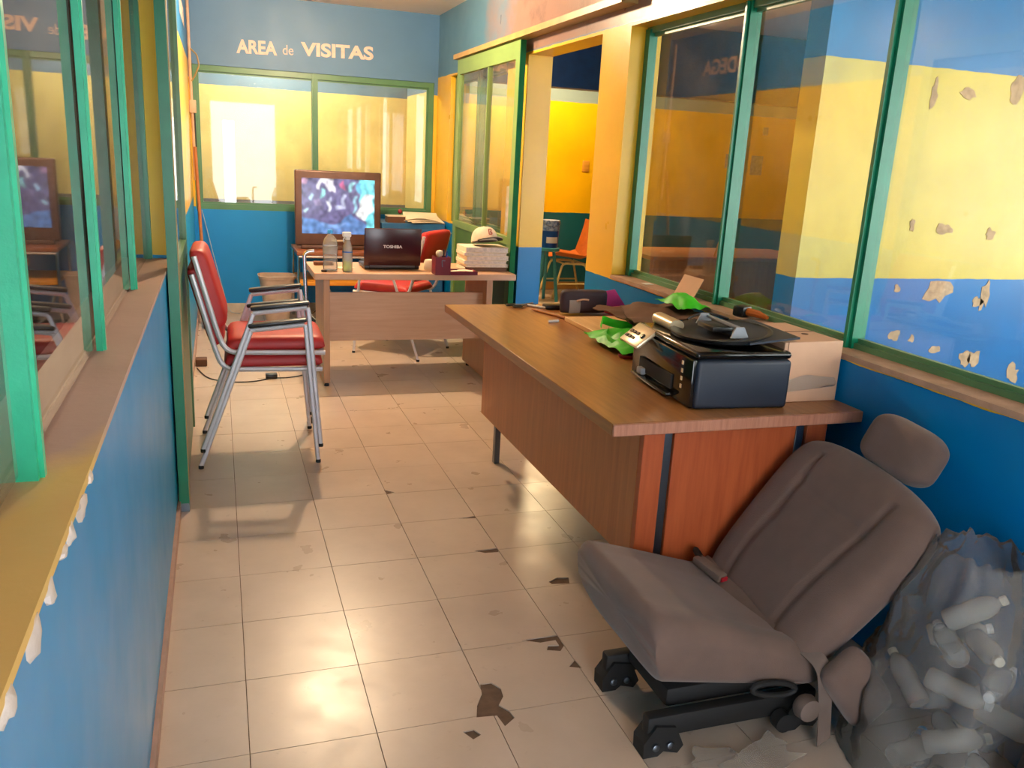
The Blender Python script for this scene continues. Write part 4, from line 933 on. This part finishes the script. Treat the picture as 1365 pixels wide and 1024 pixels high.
# backrest : frame with x across (world -y), y up along the slope, z towards the sitter (world -x, up)
b0 = Vector((1.335, -0.036, 0.19)) - O; b1 = Vector((1.650, -0.090, 0.628)) - O
yv = (b1 - b0).normalized(); xv = Vector((0, -1, 0)); xv = (xv - yv * xv.dot(yv)).normalized(); zv = xv.cross(yv)
if zv.x > 0: zv = -zv; xv = -xv
def frame(o_, x_, y_, z_): return Matrix(((x_.x, y_.x, z_.x, o_.x), (x_.y, y_.y, z_.y, o_.y), (x_.z, y_.z, z_.z, o_.z), (0, 0, 0, 1)))
H = (b1 - b0).length
def seam(u, v, us, w=0.03): return math.exp(-((u - us) / w) ** 2)
def backprof(u, v):
    uu = abs(u)
    bol = 0.020 * max(0, (uu - 0.45)) * (1.0 - 0.5 * max(0, v))
    us = 0.50 + 0.10 * max(0.0, v - 0.1) if v < 0.55 else 0.545 + 0.10 * (v - 0.55)
    g = -0.010 * seam(uu, v, us, 0.035) * (1 if v < 0.8 else 0.2)
    vs_ = 0.42 + 0.10 * u * u
    g2 = -0.005 * math.exp(-((v - vs_) / 0.035) ** 2) * (1 if uu < 0.52 else 0)
    belly = 0.018 * math.exp(-((v + 0.35) / 0.4) ** 2) * (1 - uu ** 2)
    return bol + g + g2 + belly
def backshape(u, v, x, y):
    return x * (1.0 + 0.06 * math.sin((v + 0.2) * 1.6)), y + 0.02 * (1 - u * u) * (1 if v > 0 else 0) * v
MB().pillow(0.535, H, 0.055, 0.075, 60, 64, 0.085, backprof, 9, frame((b0 + b1) / 2, xv, yv, zv), backshape).build('backrest', M['fabric'], cs, ang=80)
# headrest
h0 = Vector((1.712, -0.105, 0.70)) - O
yv2 = (yv + Vector((-0.12, 0, 0.25))).normalized(); xh = (Vector((0, -1, 0)) * (1 if xv.y < 0 else -1)); xh = (xh - yv2 * xh.dot(yv2)).normalized(); zh = xh.cross(yv2)
MB().pillow(0.262, 0.155, 0.045, 0.04, 26, 22, 0.16, lambda u, v: 0.012 * (1 - u * u), 5, frame(h0, xh, yv2, zh)).build('headrest', M['fabric'], cs, ang=80)
for sx in (-1, 1): MB().tube([h0 - yv2 * 0.05 + xh * 0.06 * sx, b1 - yv * 0.03 + xh * 0.06 * sx], 0.007, 8).build('headrest_post', M['steel'], cs)
# cushion: lofted wedge, cross sections from rear to front
def cushion():
    mb = MB(); nu, nv = 40, 44; fr = []
    for i in range(nu + 1):
        s = i / nu                                  # 0 rear .. 1 front
        ring = []
        xc = 1.385 - 0.50 * s
        top = 0.235 + 0.175 * s ** 0.9; bot = 0.125 + 0.065 * s
        if s > 0.93: k = (s - 0.93) / 0.07; top -= 0.05 * k * k; bot += 0.05 * k * k; xc += 0.006 * k * k
        if s < 0.06: k = (0.06 - s) / 0.06; top -= 0.03 * k * k; bot += 0.02 * k * k
        hw = 0.248 - 0.012 * s
        cy = -0.04
        cz = (top + bot) / 2; hh = (top - bot) / 2
        for j in range(nv):
            a = 2 * PI * j / nv; ca, sa = math.cos(a), math.sin(a)
            y = hw * math.copysign(abs(ca) ** 0.42, ca); z = hh * math.copysign(abs(sa) ** 0.50, sa)
            if sa > 0:
                q = abs(y) / hw
                z += 0.022 * max(0, q - 0.55) / 0.45 * (1 - max(0, q - 0.86) / 0.14) * (1 - 0.6 * s)       # side bolsters
                z -= 0.007 * math.exp(-((q - 0.56) / 0.05) ** 2) * (1 - 0.4 * s)
                z -= 0.012 * (1 - q * q) * math.exp(-((s - 0.3) / 0.3) ** 2)
            ring.append((xc - O.x + 0.02 * (1 - sa) * (1 if s > 0.5 else 0) * (s - 0.5) * 2, cy + y - O.y, cz + z))
        fr.append(ring)
    vs = [p for r_ in fr for p in r_]; fs = [(i * nv + j, i * nv + (j + 1) % nv, (i + 1) * nv + (j + 1) % nv, (i + 1) * nv + j) for i in range(nu) for j in range(nv)]
    c0 = len(vs); vs.append(tuple(sum((Vector(p) for p in fr[0]), Vector()) / nv)); vs.append(tuple(sum((Vector(p) for p in fr[-1]), Vector()) / nv))
    fs += [(c0, (j + 1) % nv, j) for j in range(nv)] + [(c0 + 1, nu * nv + j, nu * nv + (j + 1) % nv) for j in range(nv)]
    return mb.add(vs, fs)
cushion().build('seat_cushion', M['fabric'], cs, ang=80)
# hinge covers, lever, mechanism
mxh = frame(Vector((1.475, -0.352, 0.155)) - O, Vector((0.55, 0, -0.83)).normalized(), Vector((0.83, 0, 0.55)).normalized(), Vector((0, -1, 0)))
mxh = Matrix.Translation(Vector((1.455, -0.345, 0.165)) - O) @ Matrix.Rotation(math.radians(-38), 4, 'Y') @ Matrix.Rotation(PI / 2, 4, 'X')
MB().pillow(0.135, 0.23, 0.034, 0.034, 20, 22, 0.14, None, 6, mxh).build('hinge_cover', M['fabric'], cs, ang=80)
MB().lathe([(0.028, 0), (0.034, 0.01), (0.030, 0.035), (0.012, 0.04)], 18, Matrix.Translation(Vector((1.33, -0.305, 0.115)) - O) @ Matrix.Rotation(PI / 2, 4, 'X')).build('recline_knob', M['strap'], cs)
lv = [(0.0, 0, 0.0)] ; lp = [(0.065 * math.cos(a), 0, 0.018 * math.sin(a)) for a in [2 * PI * k / 20 for k in range(21)]]
MB().tube(lp, 0.008, 8, Matrix.Translation(Vector((1.245, -0.296, 0.165)) - O) @ Matrix.Rotation(math.radians(10), 4, 'Y')).build('lever', M['rubber'], cs)
def rail(y, x0, x1, nm='rail'):
    t = MB().rbox(x0 - O.x, x1 - O.x, y - 0.018 - O.y, y + 0.018 - O.y, 0.045, 0.105, 0.008, 2).build(nm, M['rubber'], cs)
    for q in (x0, x1 - 0.09):
        MB().prism([(-0.01, 0.0), (0.03, 0.0), (0.045, 0.012), (0.085, 0.0), (0.10, 0.02), (0.075, 0.075), (0.02, 0.085), (-0.012, 0.04)], 0.055, Matrix.Translation((q - O.x, y + 0.028 - O.y, 0.0)) @ Matrix.Rotation(PI / 2, 4, 'X')).build('rail_foot', M['rubber'], t, smooth=False)
    for q in (x0 + 0.02, x0 + 0.06): MB().lathe([(0.010, 0), (0.010, 0.006), (0.006, 0.008)], 10, Matrix.Translation((q - O.x, y - 0.0285 - O.y, 0.03)) @ Matrix.Rotation(PI / 2, 4, 'X')).build('bolt', M['steel'], t)
    return t
rail(-0.235, 0.925, 1.42); rail(0.04, 0.94, 1.42)
MB().rbox(1.0 - O.x, 1.40 - O.x, -0.20 - O.y, 0.02 - O.y, 0.085, 0.14, 0.012).build('seat_frame', M['rubber'], cs)
MB().lathe([(0.026, 0), (0.026, 0.03)], 14, Matrix.Translation(Vector((1.30, -0.262, 0.05)) - O) @ Matrix.Rotation(PI / 2, 4, 'X')).build('pivot', M['rubber'], cs)
# belt and buckle lying in the crease
def strip(pts, w, nrm, m, nm, parent=cs, th=0.003):
    P = bend(pts, 0.03, 5); k = len(P) - 1; nrm = Vector(nrm)
    return MB().sheet(lambda u, v: Vector(P[round(u * k)]) - O + nrm * ((v - .5) * w), k, 2, th).build(nm, m, parent)
strip([(1.36, 0.24, 0.10), (1.335, 0.235, 0.235), (1.31, 0.18, 0.285), (1.30, 0.06, 0.272), (1.315, -0.10, 0.262), (1.335, -0.24, 0.258), (1.36, -0.325, 0.235), (1.372, -0.335, 0.15), (1.38, -0.345, 0.02)], 0.045, (0.9, 0.1, 0.35), M['strap'], 'seat_belt')
bk = MB().rbox(-0.018, 0.018, -0.055, 0.055, -0.012, 0.012, 0.006, 2, Matrix.Translation(Vector((1.285, 0.10, 0.292)) - O) @ Matrix.Rotation(0.25, 4, 'Z') @ Matrix.Rotation(0.15, 4, 'X')).build('buckle', M['strap'], cs)
MB().rbox(-0.012, 0.012, -0.062, -0.0552, -0.006, 0.008, 0.002, 1, Matrix.Translation(Vector((1.285, 0.10, 0.292)) - O) @ Matrix.Rotation(0.25, 4, 'Z') @ Matrix.Rotation(0.15, 4, 'X')).build('release_button', M['redbuckle'], bk)
MB().tube([Vector(p) - O for p in bend([(1.34, 0.21, 0.25), (1.295, 0.20, 0.31), (1.27, 0.16, 0.315), (1.30, 0.10, 0.275), (1.33, -0.05, 0.252), (1.35, -0.2, 0.245)], 0.03)], 0.008, 8).build('buckle_stalk', M['rubber'], cs)

# clear sheets on the floor by the seat
for k, (x, y, w, h, rz, lb) in enumerate(((1.19, -0.36, 0.20, 0.10, 0.4, 'crumpled clear plastic sheet on the floor under the car seat'), (1.08, -0.33, 0.12, 0.09, -0.3, 'small clear plastic scrap on the tiles near the seat rail'))):
    sheet_thing('plastic_sheet', lb, 'plastic', M['scrap'], (x, y, 0.012), w, h, rz, 0.012, 2.0 + k, th=0.0012, ragged=0.3)

# ------------------------------------------------------------------ clear bag full of bottles
bag = thing('plastic_bag', 'big clear plastic bag full of empty bottles against the blue wall', 'bag', (1.64, -0.50, 0))
def bagpt(u, v):
    a = 2 * PI * u; e = v
    w = (1 - 0.42 * e) if e < 0.8 else (0.664 - (e - 0.8) * 1.2)
    lx, ly = 0.215 * w, 0.245 * w
    x = lx * math.copysign(abs(math.cos(a)) ** 0.7, math.cos(a)); y = ly * math.copysign(abs(math.sin(a)) ** 0.7, math.sin(a)); z = 0.004 + 0.57 * e
    n1 = noise.noise(Vector((math.cos(a) * 2.2, math.sin(a) * 2.2, e * 4.0))); n2 = noise.noise(Vector((math.cos(a) * 6, math.sin(a) * 6, e * 10)))
    n3 = abs(noise.noise(Vector((math.cos(a) * 11, math.sin(a) * 11, e * 17))))
    k = 1 + 0.12 * n1 + 0.06 * n2 - 0.05 * n3
    X = x * k - 0.02 * (1 - e) + 0.03 * e; Y = y * k + 0.05 * e
    return (min(X, 0.172), Y, z + (0.02 * n2 if 0.02 < e else 0))
MB().sheet(bagpt, 64, 44, 0.0012).build('film', M['bagfilm'], bag, ang=180)
def bottle(loc, rot, sc, m, capm, lb):
    t = thing('plastic_bottle', lb, 'bottle', loc, 0, 'empty bottles in the clear bag'); t.rotation_euler = rot; t.scale = (sc, sc, sc)
    MB().lathe([(0.030, 0), (0.034, 0.008), (0.034, 0.05), (0.031, 0.06), (0.034, 0.07), (0.034, 0.12), (0.026, 0.145), (0.013, 0.16), (0.012, 0.17)], 16).build('body', m, t)
    MB().lathe([(0.0145, 0.166), (0.0145, 0.182), (0.012, 0.184)], 14).build('cap', capm, t)
spots = [(-0.10, -0.12, 0.06, 1.5, 0.2, 'milky', 'white', 'milky bottle lying lowest at the corridor side of the clear bag'), (0.02, -0.14, 0.06, 1.45, 1.2, 'petclear', 'white', 'clear bottle lying at the bottom front of the bag'), (-0.06, 0.04, 0.06, 1.6, 2.3, 'petclear', 'capblue', 'clear bottle with blue cap at the bottom of the bag'),
         (0.06, 0.05, 0.07, 1.4, -0.6, 'milky', 'white', 'milky bottle at the bottom of the bag near the wall'), (-0.07, -0.06, 0.15, 1.2, 0.9, 'milky', 'paper', 'milky bottle with cream cap in the second layer of the bag'), (0.05, -0.07, 0.16, 1.7, 2.0, 'petclear', 'white', 'clear bottle lying across the second layer of the bag'),
         (-0.02, 0.07, 0.17, 1.3, -1.4, 'petclear', 'redbuckle', 'clear bottle with red cap in the middle of the bag'), (-0.04, -0.02, 0.25, 1.6, 0.4, 'milky', 'white', 'milky bottle in the third layer of the bag'), (0.07, -0.04, 0.26, 1.2, 1.7, 'milky', 'white', 'milky bottle near the wall in the third layer'),
         (-0.02, 0.05, 0.34, 1.5, 2.7, 'petclear', 'white', 'clear bottle in the upper part of the bag'), (0.05, 0.04, 0.42, 0.9, 0.8, 'milky', 'paper', 'milky bottle topmost in the clear bag'), (0.02, -0.03, 0.36, 1.4, -0.5, 'milky', 'paper', 'milky bottle just below the topmost one in the bag')]
spots += [(-0.13, 0.0, 0.09, 1.5, 1.6, 'milky', 'paper', 'milky bottle lying next to the car seat hinge in the bag'), (-0.09, -0.15, 0.12, 1.3, 2.6, 'milky', 'white', 'milky bottle in the bag closest to the dark bundle'), (0.03, -0.12, 0.22, 1.6, 0.3, 'milky', 'white', 'milky bottle above the dark bundle in the bag'),
          (-0.09, 0.10, 0.22, 1.1, 3.0, 'milky', 'paper', 'milky bottle at the back of the bag, half height'), (0.0, -0.08, 0.30, 1.5, -1.0, 'petclear', 'white', 'clear bottle lying crosswise at the front of the third layer'), (0.08, 0.09, 0.33, 1.2, 0.9, 'milky', 'white', 'milky bottle pressed on the blue wall in the bag')]
for (x, y, z, tx, tz, mm, cmn, lb) in spots:
    rot = Matrix.Rotation(tz, 3, 'Z') @ Matrix.Rotation(tx, 3, 'X'); d = rot @ Vector((0, 0, 0.09 * 0.8))
    bottle((1.62 + x * 0.8 - d.x, -0.50 + y - d.y, z - d.z), rot.to_euler(), 0.8, M[mm], M[cmn], lb)
dkb = MB().lathe([(0.06, 0), (0.13, 0.02), (0.15, 0.12), (0.13, 0.25), (0.08, 0.33), (0.02, 0.345)], 18)
dkb.v = [(x * (1 + 0.25 * fz((x, y, z), 9)), y * (1 + 0.25 * fz((x, y, z), 9, 3)), z) for x, y, z in dkb.v]
o = dkb.build('black_bundle', M['rubber'], ang=180); o.location = (1.585, -0.86, 0); tag(o, 'dark shapeless bundle on the floor in front of the bottle bag', 'bundle')

# ------------------------------------------------------------------ beyond the doorway
fcx = thing('shell_chair', 'orange shell chair with cream tube legs beyond the doorway', 'chair', (3.50, 6.62, 0))
def shell(u, v):
    y = (u - .5) * 0.42
    path = [(-0.24, 0.425), (-0.20, 0.445), (-0.05, 0.425), (0.10, 0.405), (0.17, 0.43), (0.22, 0.55), (0.265, 0.70), (0.285, 0.80)]
    f = v * (len(path) - 1); i = min(int(f), len(path) - 2); t = f - i
    x = path[i][0] * (1 - t) + path[i + 1][0] * t; z = path[i][1] * (1 - t) + path[i + 1][1] * t
    k = 1 - 0.25 * max(0, v - 0.7) / 0.3
    return (x - 0.10 * abs(2 * u - 1) ** 3 * max(0, v - 0.5), y * k, z + 0.05 * abs(2 * u - 1) ** 3 * (1 - max(0, v - 0.5) * 1.5))
MB().sheet(shell, 14, 28, 0.008).build('shell', M['orange'], fcx)
for s in (-1, 1):
    MB().tube(bend([(-0.24, 0.21 * s, 0.0), (-0.13, 0.17 * s, 0.37), (0.13, 0.17 * s, 0.36), (0.23, 0.21 * s, 0.0)], 0.05), 0.013, 8).build('leg_frame', M['creamtube'], fcx)
    MB().tube([(-0.195, 0.196 * s, 0.155), (0.185, 0.196 * s, 0.155)], 0.008, 8).build('stretcher', M['creamtube'], fcx)
MB().tube([(-0.13, -0.17, 0.37), (-0.13, 0.17, 0.37)], 0.010, 8).build('cross_bar', M['creamtube'], fcx); MB().tube([(0.13, -0.17, 0.36), (0.13, 0.17, 0.36)], 0.010, 8).build('cross_bar', M['creamtube'], fcx)
sd = thing('plant_stand', 'teal painted stand with slanting legs holding the paint bucket', 'stand', (3.14, 6.30, 0))
MB().lathe([(0.11, 0.515), (0.115, 0.52), (0.115, 0.545), (0.11, 0.548)], 20).build('top', M['teal'], sd)
for k in range(3):
    a = PI + 0.35 + 2 * PI * k / 3; MB().tube([(0.06 * math.cos(a), 0.06 * math.sin(a), 0.515), (0.12 * math.cos(a), 0.12 * math.sin(a), 0.0)], 0.018, 8).build('leg', M['teal'], sd)
bkt = thing('paint_bucket', 'blue paint bucket with pale label on the teal stand', 'bucket', (3.14, 6.30, 0.549))
MB().lathe([(0.085, 0), (0.09, 0.004), (0.098, 0.17)], 22).build('body', M['bucket'], bkt); MB().lathe([(0.0985, 0.171), (0.1, 0.26), (0.103, 0.272), (0.095, 0.275)], 22).build('upper_band', M['bucketlab'], bkt)
MB().tube([(0.103 * math.cos(a), 0.103 * math.sin(a) , 0.26 - 0.05 * math.sin(a) ** 2) for a in [PI + PI * k / 10 for k in range(11)]], 0.003, 6).build('handle', M['steel'], bkt)
MB().sheet(lambda u, v: (0.0975 * math.sin((u - .5) * 1.3), -0.0975 * math.cos((u - .5) * 1.3), 0.05 + 0.06 * v), 8, 3, 0.002).build('sticker', M['white'], bkt)
rd = thing('work_table', 'brown work table in the room behind the right window', 'table', (3.75, 4.15, 0))
MB().rbox(-0.75, 0.75, -0.35, 0.35, 0.73, 0.76, 0.003).build('top', M['teak'], rd); MB().rbox(-0.7, 0.7, -0.30, -0.28, 0.1, 0.73, 0.003).build('front_panel', M['teak'], rd)
for sx in (-0.72, 0.72):
    for sy in (-0.32, 0.32): MB().box(sx - .025, sx + .025, sy - .025, sy + .025, 0, 0.73).build('leg', M['teak'], rd, smooth=False)
o = MB().tube([(3.55, 3.86, 0.762), (3.75, 3.98, 1.20)], 0.008, 6).build('yellow_rod', M['ywood']); tag(o, 'thin yellow rod standing up from the work table', 'rod')
for k, (x, z, w, h, lb) in enumerate(((6.02, 1.47, 0.16, 0.22, 'largest pale notice on the yellow wall behind the right window'), (5.72, 1.93, 0.08, 0.12, 'small notice highest up on the yellow wall'), (6.09, 1.86, 0.07, 0.09, 'tiny notice above the largest one on the yellow wall'), (5.66, 1.5, 0.14, 0.16, 'brown notice on the yellow wall nearest the green mullion'))):
    o = MB().box(-w / 2, w / 2, -0.003, 0, -h / 2, h / 2).build('notice', M['note'], smooth=False); o.location = (x, 7.1, z); tag(o, lb, 'notice', 'notices on the yellow wall')
o = MB().rbox(-0.04, 0.04, -0.012, 0.0, -0.06, 0.06, 0.004).build('wall_switch', M['ywood']); o.location = (3.83, 7.1, 1.36); tag(o, 'yellow painted switch plate on the wall beyond the doorway', 'switch')
